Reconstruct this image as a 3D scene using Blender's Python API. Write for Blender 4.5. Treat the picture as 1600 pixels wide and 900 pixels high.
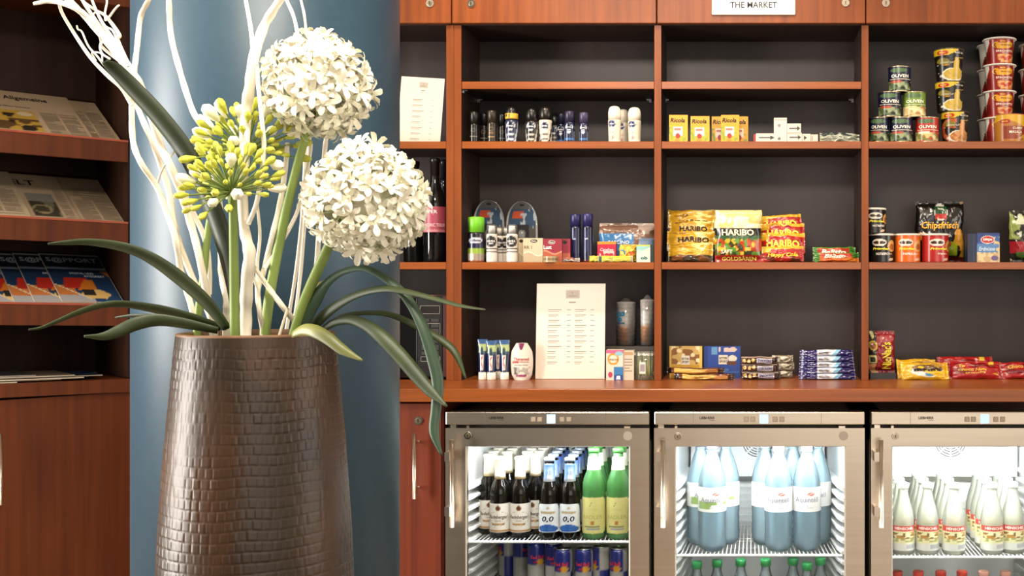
import bpy, bmesh, math, random
from mathutils import Vector, Matrix, noise as mnoise
for o in list(bpy.data.objects): bpy.data.objects.remove(o, do_unlink=True)
random.seed(7)
scene = bpy.context.scene
COL = scene.collection
# ------------------------------------------------------------------ camera
F = 1741.0; PX, PY, CZ = 1165.0, 440.0, 1.2          # focal length (px), principal point, eye height
cam_d = bpy.data.cameras.new('camera'); cam = bpy.data.objects.new('camera', cam_d); COL.objects.link(cam)
cam.location = (0, 0, CZ); cam.rotation_euler = (math.pi/2, 0, 0)
cam_d.sensor_width = 36.0; cam_d.lens = F/1600*36.0
cam_d.shift_x = (800-PX)/1600; cam_d.shift_y = (PY-450)/1600
cam_d.clip_start = 0.05
scene.camera = cam
def X(px, Y): return (px-PX)*Y/F
def Z(py, Y): return CZ-(py-PY)*Y/F
# ------------------------------------------------------------------ light
w = bpy.data.worlds.new('world'); scene.world = w; w.use_nodes = True
w.node_tree.nodes['Background'].inputs[0].default_value = (1.0, .93, .85, 1); w.node_tree.nodes['Background'].inputs[1].default_value = .10
scene.view_settings.view_transform = 'Standard'; scene.view_settings.look = 'None'
scene.view_settings.gamma = 1; scene.view_settings.use_curve_mapping = False
scene.view_settings.exposure = 0.0
def area(name, loc, target, sx, sy, power, col):
    l = bpy.data.lights.new(name, 'AREA'); l.shape = 'RECTANGLE'; l.size = sx; l.size_y = sy; l.energy = power; l.color = col
    o = bpy.data.objects.new(name, l); COL.objects.link(o); o.location = loc
    d = Vector(target)-Vector(loc); o.rotation_euler = d.to_track_quat('-Z', 'Y').to_euler(); return o
def spot(name, loc, target, power, col, ang=80, blend=.6, r=.06):
    l = bpy.data.lights.new(name, 'SPOT'); l.energy = power; l.color = col; l.spot_size = math.radians(ang); l.spot_blend = blend; l.shadow_soft_size = r
    o = bpy.data.objects.new(name, l); COL.objects.link(o); o.location = loc
    d = Vector(target)-Vector(loc); o.rotation_euler = d.to_track_quat('-Z', 'Y').to_euler(); return o
DAY = (1, .95, .88); WARM = (1, .81, .61)
area('window_light_front', (1.5, -2.9, 1.45), (1.5, 3, 1.45), 3.6, 2.3, 74, DAY)      # glazed front behind the viewer
area('window_light_left', (-3.5, 1.25, 1.35), (0, 1.25, 1.35), .8, 2.4, 215, DAY)
area('window_light_right', (3.3, 1.9, 1.35), (0, 1.9, 1.35), 1.2, 2.2, 45, DAY)
spot('ceiling_downlight', (-.75, 2.7, 2.72), (-.72, 3.3, .9), 76, WARM)
spot('ceiling_downlight', (.0, 2.7, 2.72), (.0, 3.3, .9), 62, WARM)
spot('ceiling_downlight', (.85, 2.7, 2.72), (.85, 3.3, .9), 34, WARM)
area('flower_fill_light', (-.45, .85, 2.76), (-.72, 1.75, 1.35), 1.0, .5, 92, (1, .90, .76))  # added soft fill to brighten the flowers, no known fixture
# ------------------------------------------------------------------ colour + materials
def lin(c): return c/12.92 if c <= .04045 else ((c+.055)/1.055)**2.4
def C(h):
    h = h.lstrip('#'); return tuple(lin(int(h[i:i+2], 16)/255) for i in (0, 2, 4))
MATS = {}
def mat(name, col, rough=.5, metal=0, spec=.5, emit=None, es=1, coat=0, sss=0):
    if name in MATS: return MATS[name]
    m = bpy.data.materials.new(name); m.use_nodes = True; b = m.node_tree.nodes['Principled BSDF']
    if isinstance(col, str): col = C(col)
    b.inputs['Base Color'].default_value = (*col, 1); b.inputs['Roughness'].default_value = rough; b.inputs['Metallic'].default_value = metal
    b.inputs['Specular IOR Level'].default_value = spec; b.inputs['Coat Weight'].default_value = coat
    if sss: b.inputs['Subsurface Weight'].default_value = sss; b.inputs['Subsurface Scale'].default_value = .01
    if emit: b.inputs['Emission Color'].default_value = (*(C(emit) if isinstance(emit, str) else emit), 1); b.inputs['Emission Strength'].default_value = es
    MATS[name] = m; return m
def ink(h):
    return mat('ink_'+h.strip('#'), h, .55, spec=.3)
def ramp_mat(name, c1, c2, scale, rough, detail=4, bump=0, metal=0, spec=.5, lo=.3, hi=.7, coat=0, dist=0):
    """noise-coloured material; scale is an xyz stretch in world space"""
    if name in MATS: return MATS[name]
    m = mat(name, c1, rough, metal, spec, coat=coat); nt = m.node_tree; b = nt.nodes['Principled BSDF']
    g = nt.nodes.new('ShaderNodeNewGeometry'); mp = nt.nodes.new('ShaderNodeMapping'); mp.inputs['Scale'].default_value = scale
    n = nt.nodes.new('ShaderNodeTexNoise'); n.inputs['Scale'].default_value = 1; n.inputs['Detail'].default_value = detail; n.inputs['Distortion'].default_value = dist
    r = nt.nodes.new('ShaderNodeValToRGB'); r.color_ramp.elements[0].position = lo; r.color_ramp.elements[1].position = hi
    r.color_ramp.elements[0].color = (*(C(c1) if isinstance(c1, str) else c1), 1); r.color_ramp.elements[1].color = (*(C(c2) if isinstance(c2, str) else c2), 1)
    nt.links.new(g.outputs['Position'], mp.inputs['Vector']); nt.links.new(mp.outputs['Vector'], n.inputs['Vector'])
    nt.links.new(n.outputs['Fac'], r.inputs['Fac']); nt.links.new(r.outputs['Color'], b.inputs['Base Color'])
    if bump:
        bp = nt.nodes.new('ShaderNodeBump'); bp.inputs['Strength'].default_value = bump; bp.inputs['Distance'].default_value = .002
        nt.links.new(n.outputs['Fac'], bp.inputs['Height']); nt.links.new(bp.outputs['Normal'], b.inputs['Normal'])
    return m
WOODV = ramp_mat('cherry_wood_upright', (.130, .030, .006), (.240, .061, .012), (55, 55, 2.2), .38, 6, .05, lo=.25, hi=.75, spec=.28)
WOODH = ramp_mat('cherry_wood_lengthwise', (.170, .041, .007), (.295, .078, .014), (2.2, 55, 55), .30, 6, .05, lo=.25, hi=.75)
WOODD = ramp_mat('mahogany_door', (.10, .017, .007), (.17, .031, .010), (55, 55, 2.2), .36, 6, .05, lo=.25, hi=.75)
WOODL = ramp_mat('brown_cherry_wood', (.062, .0135, .003), (.120, .027, .005), (45, 45, 2.0), .5, 6, .05, lo=.25, hi=.75, spec=.2)
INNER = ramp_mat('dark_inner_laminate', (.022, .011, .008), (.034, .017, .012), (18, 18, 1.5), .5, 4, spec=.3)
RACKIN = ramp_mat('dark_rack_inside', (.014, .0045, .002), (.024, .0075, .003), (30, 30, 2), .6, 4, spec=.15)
BACKP = ramp_mat('dark_back_panel', (.026, .015, .013), (.036, .022, .019), (18, 18, 1.5), .45, 5, spec=.5)
STEEL = ramp_mat('brushed_steel', (.62, .53, .42), (.67, .58, .47), (2, 90, 90), .30, 3, 0, metal=1)
CHROME = mat('chrome', (.75, .70, .62), .18, 1)
SATIN = mat('satin_metal', (.70, .62, .52), .28, 1)
BLACKP = mat('black_plastic', (.008, .008, .009), .35)
WHITEP = mat('white_liner_plastic', (.86, .86, .84), .4)
WIRE = mat('white_coated_wire', (.82, .82, .80), .35)
def attr_mat(name, rough, spec=.5, coat=0):
    m = mat(name, (.5, .5, .5), rough, 0, spec, coat=coat); nt = m.node_tree
    a = nt.nodes.new('ShaderNodeAttribute'); a.attribute_name = 'print'
    nt.links.new(a.outputs['Color'], nt.nodes['Principled BSDF'].inputs['Base Color']); return m
PRINT = attr_mat('printed_pack', .38); GLOSSP = attr_mat('printed_foil', .22, .6); PAPER = attr_mat('printed_paper', .7, .2); TINP = attr_mat('printed_tin', .25, .6)
def glassy(name, tint, transp=.7, body=None, ior=1.45, rough=.03):
    """thin-walled clear stuff: tinted see-through + a little diffuse body + fresnel shine"""
    m = bpy.data.materials.new(name); m.use_nodes = True; nt = m.node_tree; nt.nodes.clear()
    out = nt.nodes.new('ShaderNodeOutputMaterial'); t = nt.nodes.new('ShaderNodeBsdfTransparent'); t.inputs[0].default_value = (*tint, 1)
    g = nt.nodes.new('ShaderNodeBsdfGlossy'); g.inputs['Roughness'].default_value = rough
    fr = nt.nodes.new('ShaderNodeFresnel'); fr.inputs[0].default_value = ior
    last = t
    if body:
        d = nt.nodes.new('ShaderNodeBsdfDiffuse'); d.inputs[0].default_value = (*body, 1); tl = nt.nodes.new('ShaderNodeBsdfTranslucent'); tl.inputs[0].default_value = (*body, 1)
        ad = nt.nodes.new('ShaderNodeMixShader'); ad.inputs[0].default_value = .5; nt.links.new(d.outputs[0], ad.inputs[1]); nt.links.new(tl.outputs[0], ad.inputs[2])
        mx = nt.nodes.new('ShaderNodeMixShader'); mx.inputs[0].default_value = 1-transp; nt.links.new(t.outputs[0], mx.inputs[1]); nt.links.new(ad.outputs[0], mx.inputs[2]); last = mx
    m2 = nt.nodes.new('ShaderNodeMixShader'); nt.links.new(fr.outputs[0], m2.inputs[0]); nt.links.new(last.outputs[0], m2.inputs[1]); nt.links.new(g.outputs[0], m2.inputs[2])
    nt.links.new(m2.outputs[0], out.inputs[0]); MATS[name] = m; return m
PANE = glassy('door_glass', (.97, .99, .98), 1, None, 1.35)
CLEAR = glassy('clear_plastic', (.93, .94, .93), .85, (.8, .8, .8), 1.4, .08)
WATERB = glassy('blue_water_bottle', (.87, .96, 1.0), .68, (.66, .89, 1.0))
WATERC = glassy('pale_clear_bottle', (.85, .94, .97), .72, (.75, .86, .90))
GREENG = glassy('green_glass', (.45, .85, .40), .55, (.22, .62, .20))
LEMON = glassy('pale_yellow_lemonade', (.97, .99, .90), .62, (.96, .98, .86))
BROWNG = glassy('dark_brown_glass', (.30, .20, .12), .35, (.012, .008, .005), 1.5)
WINEG = mat('black_wine_glass', (.004, .004, .004), .06, 0, .6)
# ------------------------------------------------------------------ mesh helpers
def link(o, parent=None):
    COL.objects.link(o)
    if parent is not None: o.parent = parent
    return o
def mesh(name, V, Fc, m, parent=None, smooth=False, cols=None, mi=None):
    me = bpy.data.meshes.new(name); me.from_pydata([tuple(v) for v in V], [], Fc)
    for mm in (m if isinstance(m, (list, tuple)) else [m]): me.materials.append(mm)
    if mi: me.polygons.foreach_set('material_index', mi)
    if smooth: me.polygons.foreach_set('use_smooth', [True]*len(me.polygons))
    if cols:
        a = me.color_attributes.new('print', 'FLOAT_COLOR', 'POINT'); a.data.foreach_set('color', [x for c in cols for x in (*c, 1)])
    me.update(); return link(bpy.data.objects.new(name, me), parent)
def tag(o, label, cat=None, group=None, kind=None):
    if label: o['label'] = label
    if cat: o['category'] = cat
    if group: o['group'] = group
    if kind: o['kind'] = kind
    return o
def thing(name, label, cat, loc=(0, 0, 0), rz=0, group=None, rx=0, ry=0):
    o = bpy.data.objects.new(name, None); o.empty_display_size = .05; COL.objects.link(o); o.location = loc; o.rotation_euler = (rx, ry, rz)
    return tag(o, label, cat, group)
BOXF = [(0, 3, 2, 1), (4, 5, 6, 7), (0, 1, 5, 4), (1, 2, 6, 5), (2, 3, 7, 6), (3, 0, 4, 7)]
def boxv(x0, x1, y0, y1, z0, z1):
    return [(x0, y0, z0), (x1, y0, z0), (x1, y1, z0), (x0, y1, z0), (x0, y0, z1), (x1, y0, z1), (x1, y1, z1), (x0, y1, z1)]
def box(name, x0, x1, y0, y1, z0, z1, m, parent=None, bev=0, seg=1):
    if not bev: return mesh(name, boxv(x0, x1, y0, y1, z0, z1), BOXF, m, parent)
    bm = bmesh.new(); vs = [bm.verts.new(v) for v in boxv(x0, x1, y0, y1, z0, z1)]
    for f in BOXF: bm.faces.new([vs[i] for i in f])
    bmesh.ops.bevel(bm, geom=list(bm.edges), offset=bev, segments=seg, affect='EDGES', profile=.5)
    me = bpy.data.meshes.new(name); bm.to_mesh(me); bm.free(); me.materials.append(m); return link(bpy.data.objects.new(name, me), parent)
def boxes(name, L, m, parent=None):
    V, Fc = [], []
    for b in L:
        k = len(V); V += boxv(*b); Fc += [tuple(i+k for i in f) for f in BOXF]
    return mesh(name, V, Fc, m, parent)
def lathe(name, prof, m, parent=None, n=24, c=(0, 0, 0), smooth=True, paint=None, cap=True):
    """revolve (r,z) pairs about a vertical axis; paint(u,v): u .5 faces the viewer"""
    V, Fc, cols = [], [], []
    z0, z1 = prof[0][1], prof[-1][1]
    for r, z in prof:
        for i in range(n):
            a = -math.pi+2*math.pi*i/n; V.append((c[0]+r*math.sin(a), c[1]-r*math.cos(a), c[2]+z))
            if paint: cols.append(paint(.5+a/math.pi, (z-z0)/(z1-z0)))
    for j in range(len(prof)-1):
        for i in range(n):
            k = (i+1) % n; Fc.append((j*n+i, j*n+k, (j+1)*n+k, (j+1)*n+i))
    if cap: Fc.append(tuple(range(n))[::-1]); Fc.append(tuple((len(prof)-1)*n+i for i in range(n)))
    o = mesh(name, V, Fc, m, parent, smooth, cols or None)
    if cap and smooth:
        o.data.polygons[-1].use_smooth = False; o.data.polygons[-2].use_smooth = False
    return o
def grid(name, nu, nv, fn, m, parent=None, paint=None, smooth=True):
    V, cols = [], []
    for j in range(nv+1):
        for i in range(nu+1):
            u, v = i/nu, j/nv; V.append(fn(u, v))
            if paint: cols.append(paint(u, v))
    s = nu+1; Fc = [(j*s+i, j*s+i+1, (j+1)*s+i+1, (j+1)*s+i) for j in range(nv) for i in range(nu)]
    return mesh(name, V, Fc, m, parent, smooth, cols or None)
def spline(P, n):
    P = [Vector(p) for p in P]; Q = [2*P[0]-P[1]]+P+[2*P[-1]-P[-2]]; out = []
    for i in range(1, len(Q)-2):
        for k in range(n):
            t = k/n; a, b, c, d = Q[i-1:i+3]
            out.append(.5*((2*b)+(c-a)*t+(2*a-5*b+4*c-d)*t*t+(3*b-a-3*c+d)*t**3))
    out.append(P[-1]); return out
def lerpl(L, n):
    """values L spread evenly along n samples"""
    r = []
    for i in range(n):
        t = i/(n-1)*(len(L)-1); k = min(int(t), len(L)-2); r.append(L[k]+(L[k+1]-L[k])*(t-k))
    return r
def tube(name, P, R, m, parent=None, n=8, sub=6, smooth=True, raw=False):
    Q = spline(P, sub) if sub else [Vector(p) for p in P]; R = lerpl(R, len(Q)) if len(R) > 1 else [R[0]]*len(Q); V, Fc = [], []
    up = Vector((0, 1, 0))
    for i, p in enumerate(Q):
        t = (Q[min(i+1, len(Q)-1)]-Q[max(i-1, 0)]).normalized(); s = t.cross(up)
        if s.length < .05: s = t.cross(Vector((1, 0, 0)))
        s.normalize(); q = s.cross(t)
        for k in range(n):
            a = 2*math.pi*k/n; V.append(p+R[i]*(math.cos(a)*s+math.sin(a)*q))
    for i in range(len(Q)-1):
        for k in range(n):
            l = (k+1) % n; Fc.append((i*n+k, i*n+l, (i+1)*n+l, (i+1)*n+k))
    Fc.append(tuple(range(n))); Fc.append(tuple((len(Q)-1)*n+k for k in range(n))[::-1])
    if raw: return V, Fc
    return mesh(name, V, Fc, m, parent, smooth)
# ---- lettering: flat glyph meshes laid on a surface fn(u,v,off)
GLY = {}
def glyphs(s, bold=0, shear=0):
    k = (s, bold, shear)
    if k not in GLY:
        cu = bpy.data.curves.new('lettering', 'FONT'); cu.body = s; cu.size = 1; cu.offset = bold; cu.shear = shear; cu.resolution_u = 2; cu.align_x = 'LEFT'
        o = bpy.data.objects.new('lettering', cu); me = o.to_mesh()
        V = [(v.co.x, v.co.y) for v in me.vertices]; Fc = [tuple(p.vertices) for p in me.polygons]; o.to_mesh_clear()
        bpy.data.objects.remove(o); bpy.data.curves.remove(cu)
        if V:
            x0 = min(v[0] for v in V); x1 = max(v[0] for v in V); y0 = min(v[1] for v in V); y1 = max(v[1] for v in V)
        else: x0 = y0 = 0; x1 = y1 = 1
        GLY[k] = ([(v[0]-x0, v[1]-y0) for v in V], Fc, x1-x0, y1-y0)
    return GLY[k]
def text(parent, surf, W, H, s, u, v, h, col, maxw=None, bold=.012, shear=0, name='lettering', off=.0007, rot=0, arc=0):
    """s centred at (u,v); h = glyph height as a fraction of H; maxw = width as a fraction of W (squeezes or stretches to fit)"""
    V, Fc, w0, h0 = glyphs(s, bold, shear)
    hh = h*H; k = hh/h0; kx = k
    if maxw: kx = maxw*W/w0 if (w0*k > maxw*W or maxw < 0) else k
    if maxw and maxw < 0: kx = -maxw*W/w0
    P = []
    for x, y in V:
        x = (x-w0/2)*kx; y = (y-h0/2)*k
        if arc: y += arc*(x*x)
        if rot: x, y = x*math.cos(rot)-y*math.sin(rot), x*math.sin(rot)+y*math.cos(rot)
        P.append(surf(u+x/W, v+y/H, off))
    return mesh(name, P, Fc, ink(col) if isinstance(col, str) else col, parent)
def bars(parent, surf, L, col, name='fine_print', off=.0006):
    """little printed rules standing for unreadable lines: (u0,u1,v0,v1)"""
    V, Fc = [], []
    for u0, u1, v0, v1 in L:
        k = len(V); V += [surf(u0, v0, off), surf(u1, v0, off), surf(u1, v1, off), surf(u0, v1, off)]; Fc.append((k, k+1, k+2, k+3))
    return tag(mesh(name, V, Fc, ink(col), parent), None, kind='stuff')
# ---- print painter
def hsh(i, j, s=0):
    n = (i*374761393+j*668265263+s*974711) & 0xffffffff; n = ((n ^ (n >> 13))*1274126177) & 0xffffffff; return ((n ^ (n >> 16)) & 0xffff)/65535
def vn(x, y, s=0):
    i, j = math.floor(x), math.floor(y); fx, fy = x-i, y-j; fx = fx*fx*(3-2*fx); fy = fy*fy*(3-2*fy)
    a = hsh(i, j, s)*(1-fx)+hsh(i+1, j, s)*fx; b = hsh(i, j+1, s)*(1-fx)+hsh(i+1, j+1, s)*fx; return a*(1-fy)+b*fy
def art(base, *L):
    """layers: ('r',u0,u1,v0,v1,hex) ('e',cu,cv,ru,rv,hex) ('n',u0,u1,v0,v1,freq,threshold,hex,seed) ('g',v0,v1,hex) blend upward  ('l',fn,hex)"""
    D = lambda h: tuple(x*.82 for x in C(h)); base = D(base); LL = [tuple(D(a) if isinstance(a, str) and a.startswith('#') else a for a in l) for l in L]
    def f(u, v):
        c = base
        for l in LL:
            k = l[0]
            if k == 'r':
                if l[1] <= u <= l[2] and l[3] <= v <= l[4]: c = l[5]
            elif k == 'e':
                if ((u-l[1])/l[3])**2+((v-l[2])/l[4])**2 <= 1: c = l[5]
            elif k == 'n':
                if l[1] <= u <= l[2] and l[3] <= v <= l[4] and vn(u*l[5], v*l[5], l[8]) > l[6]: c = l[7]
            elif k == 'g':
                t = min(1, max(0, (v-l[1])/(l[2]-l[1]))); c = tuple(a*(1-t)+b*t for a, b in zip(c, l[3]))
            elif k == 'l':
                if l[1](u, v): c = l[2]
        return c
    return f
# ================================================================== the room
YS, YB, YC = 3.40, 3.64, 3.138            # shelf front, shelf back, worktop front edge
WALL = mat('warm_white_wall', (.62, .55, .46), .8); DWALL = mat('dark_brown_wall', (.11, .075, .05), .7); CEIL = mat('white_ceiling', (.75, .72, .66), .9)
FLOOR = ramp_mat('beige_stone_floor', (.17, .12, .08), (.21, .15, .10), (3, 3, 3), .35)
def struct(o): o['kind'] = 'structure'; return o
struct(box('floor', -3.7, 3.5, -3.1, 3.9, -.06, 0, FLOOR)); struct(box('ceiling', -3.7, 3.5, -3.1, 3.9, 2.8, 2.86, CEIL))
struct(box('wall_back', -3.7, 3.5, 3.76, 3.9, 0, 2.8, WALL)); struct(box('wall_left', -3.7, -3.6, -3, 3.76, 0, 2.8, DWALL)); struct(box('wall_right', 3.4, 3.5, -3, 3.76, 0, 2.8, WALL))
struct(box('wall_front', -3.6, 3.4, -3.1, -3.0, 0, 2.8, DWALL))
COLP = ramp_mat('blue_column_paint', (.021, .056, .088), (.025, .063, .098), (60, 60, 60), .42, 3, .06, spec=.5)
ca = math.radians(23.08); CX, CY, CR = -2.5*math.sin(ca), 2.5*math.cos(ca), 2.5*math.sin(math.radians(5.845))
col = struct(lathe('column', [(CR, 0), (CR, 2.8)], COLP, None, 96, (CX, CY, 0))); col['label'] = 'round column painted glossy blue behind the flower vase'
# ------------------------------------------------------------------ wall shelving
zA, zA0, zB = Z(220.8, YS), Z(127.3, YS), Z(409.6, YS)
TH = 11.3*YS/F; zTopC = Z(39.2, YS); zCT = Z(594.6, YS)          # shelf thickness, underside of top cabinets, worktop height
xs = lambda p: X(p, YS)
def shelf(name, p0, p1, z, par):
    o = box(name, xs(p0)+.0008, xs(p1)-.0008, YS+.0045, YB, z-TH, z, INNER, par)
    box('edge_strip', xs(p0)+.0008, xs(p1)-.0008, YS+.002, YS+.0045, z-TH, z, WOODH, o, .0008); return o
def panel(name, p0, p1, par, y0=YS):
    o = box(name, xs(p0), xs(p1), y0+.003, YB, zCT, zTopC, INNER, par)
    box('edge_strip', xs(p0), xs(p1), y0, y0+.003, zCT, zTopC, WOODV, o, .0008); return o
PIN = mat('nickel_pin', (.6, .6, .6), .3, 1)
def pin(p, Y, z, s, par):
    b = boxes('shelf_pin', [(X(p, Y)-.004, X(p, Y)+.004, Y-.004, Y+.004, z-.010, z), (min(X(p, Y), X(p, Y)+s*.012), max(X(p, Y), X(p, Y)+s*.012), Y-.003, Y+.003, z-.004, z)], PIN, par); return b
su = thing('shelf_unit', 'tall cherry-wood shelf unit holding the toiletries, sweets and tinned food', 'shelf unit', (0, 0, 0))
panel('side_panel', 709.2, 720.8, su); panel('partition', 1022.3, 1033.2, su); panel('partition', 1346.2, 1357.2, su); panel('side_panel', 1671, 1682, su)
for a, b in ((720.8, 1022.3), (1033.2, 1346.2), (1357.2, 1671)):
    box('back_panel', xs(a), xs(b), YB-.004, YB+.012, zCT, zTopC, BACKP, su)
    shelf('shelf', a, b, zA, su); shelf('shelf', a, b, zB, su)
    if b < 1400: shelf('shelf', a, b, zA0, su)
for p, Y, s in ((724, 3.42, 1), (748, 3.60, 1), (1039, 3.60, 1), (1332, 3.60, -1), (1016, 3.60, -1)): pin(p, Y, zA0-TH, s, su)
sl = thing('shelf_unit', 'narrow cherry-wood shelf unit between the blue column and the toiletries', 'shelf unit')
panel('side_panel', 697.2, 708.9, sl); panel('side_panel', 452, 463, sl)
box('back_panel', xs(463), xs(697.2), YB-.004, YB+.012, zCT, zTopC, BACKP, sl); shelf('shelf', 463, 697.2, zA, sl); shelf('shelf', 463, 697.2, zB, sl)
pin(622, 3.6, zA-TH, 1, sl)
# top cabinets
YT = 3.385
def lock(name, x, y, z, r, par, m=CHROME):
    """cylinder lock: raised rosette, inner barrel and key slot"""
    def ring(R, d0, d1, m, nm, p, slot=False):
        n = 20; V = [(x+R*math.cos(2*math.pi*i/n), y-d0, z+R*math.sin(2*math.pi*i/n)) for i in range(n)]+[(x+R*.92*math.cos(2*math.pi*i/n), y-d1, z+R*.92*math.sin(2*math.pi*i/n)) for i in range(n)]
        Fc = [(i, (i+1) % n, n+(i+1) % n, n+i) for i in range(n)]+[tuple(range(n, 2*n))]
        return mesh(nm, V, Fc, m, p)
    o = ring(r, 0, .004, m, name, par); ring(r*.62, .004, .0055, mat('lock_barrel', (.45, .36, .24), .3, 1), 'barrel', par)
    box('key_slot', x-r*.09, x+r*.09, y-.0062, y-.0054, z-r*.36, z+r*.36, BLACKP, par); return o
zD = Z(36.2, YT)
def topcab(lbl, p0, p1, locks):
    t = thing('wall_cabinet', lbl, 'cabinet')
    box('body', X(p0, YS)+.001, X(p1, YS)-.001, YS+.005, 3.74, zTopC, 2.55, INNER, t)
    d = box('door', X(p0+.9, YT), X(p1-.9, YT), YT, YT+.018, zD, 2.55, WOODV, t, .0015)
    for p, q in locks: lock('lock', X(p, YT), YT, Z(q, YT), 6.6*YT/F, d)
    return t
topcab('wall cabinet above the narrow shelf beside the blue column', 452, 705.5, [(672, 5.5)])
topcab('wall cabinet above the deodorants, lock at its left corner', 705.5, 1026, [(736.5, 6)])
topcab('wall cabinet carrying the white sign, above the cough sweets', 1026, 1352.8, [(1321, 4.5)])
topcab('wall cabinet at the right, above the tins and instant noodles', 1352.8, 1680, [(1384, 5)])
sg = thing('sign', 'white sign reading THE MARKET on the wall cabinet', 'sign', (X(1177.5, YT-.008), YT-.008, Z(22.8, YT-.008)))
sw, sh = 130*(YT-.008)/F, .075
box('sign_plate', -sw/2, sw/2, 0, .007, 0, sh, mat('sign_white', (.83, .82, .76), .5), sg, .001)
text(sg, lambda u, v, o: (-sw/2+u*sw, -o, v*sh), sw, sh, 'THE MARKET', .5, (22.8-7.6)*YT/F/sh, 9.6*YT/F/sh, '#2a2522', -.565, .014)
# ------------------------------------------------------------------ worktop, base cabinet
zW = Z(607.5, YC)
wt = tag(box('worktop', X(400, YC), X(1720, YC), YC, 3.75, Z(628.3, YC), zW, WOODH, None, .0025, 2), 'long cherry-wood worktop above the refrigerators', 'worktop')
zCT = zW
YD = 3.17
bc = thing('base_cabinet', 'dark red wooden base cabinet left of the refrigerators', 'cabinet', (X(600, YD), YD, 0))
bx0 = X(600, YD)
box('body', X(520, YD)-bx0, X(690.5, YD)-bx0, .02, .56, .0, Z(629, YD)-.004, WOODD, bc)
dr = box('door', X(560, YD)-bx0, X(688.6, YD)-bx0, 0, .019, .08, Z(630.5, YD), WOODD, bc, .0012)
lock('lock', X(654, YD)-bx0, 0, Z(657, YD), 7*YD/F, dr)
hx = X(652.5, YD)-bx0; h0, h1 = Z(776, YD), Z(675, YD)
tube('handle', [(hx, -.032, h0), (hx, -.032, h1)], [.0056], SATIN, dr, 12, 0)
for q in (690, 761):
    z = Z(q, YD); tube('handle_post', [(hx+.002, -.032, z), (hx+.002, 0, z)], [.0036], SATIN, dr, 8, 0)
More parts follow.
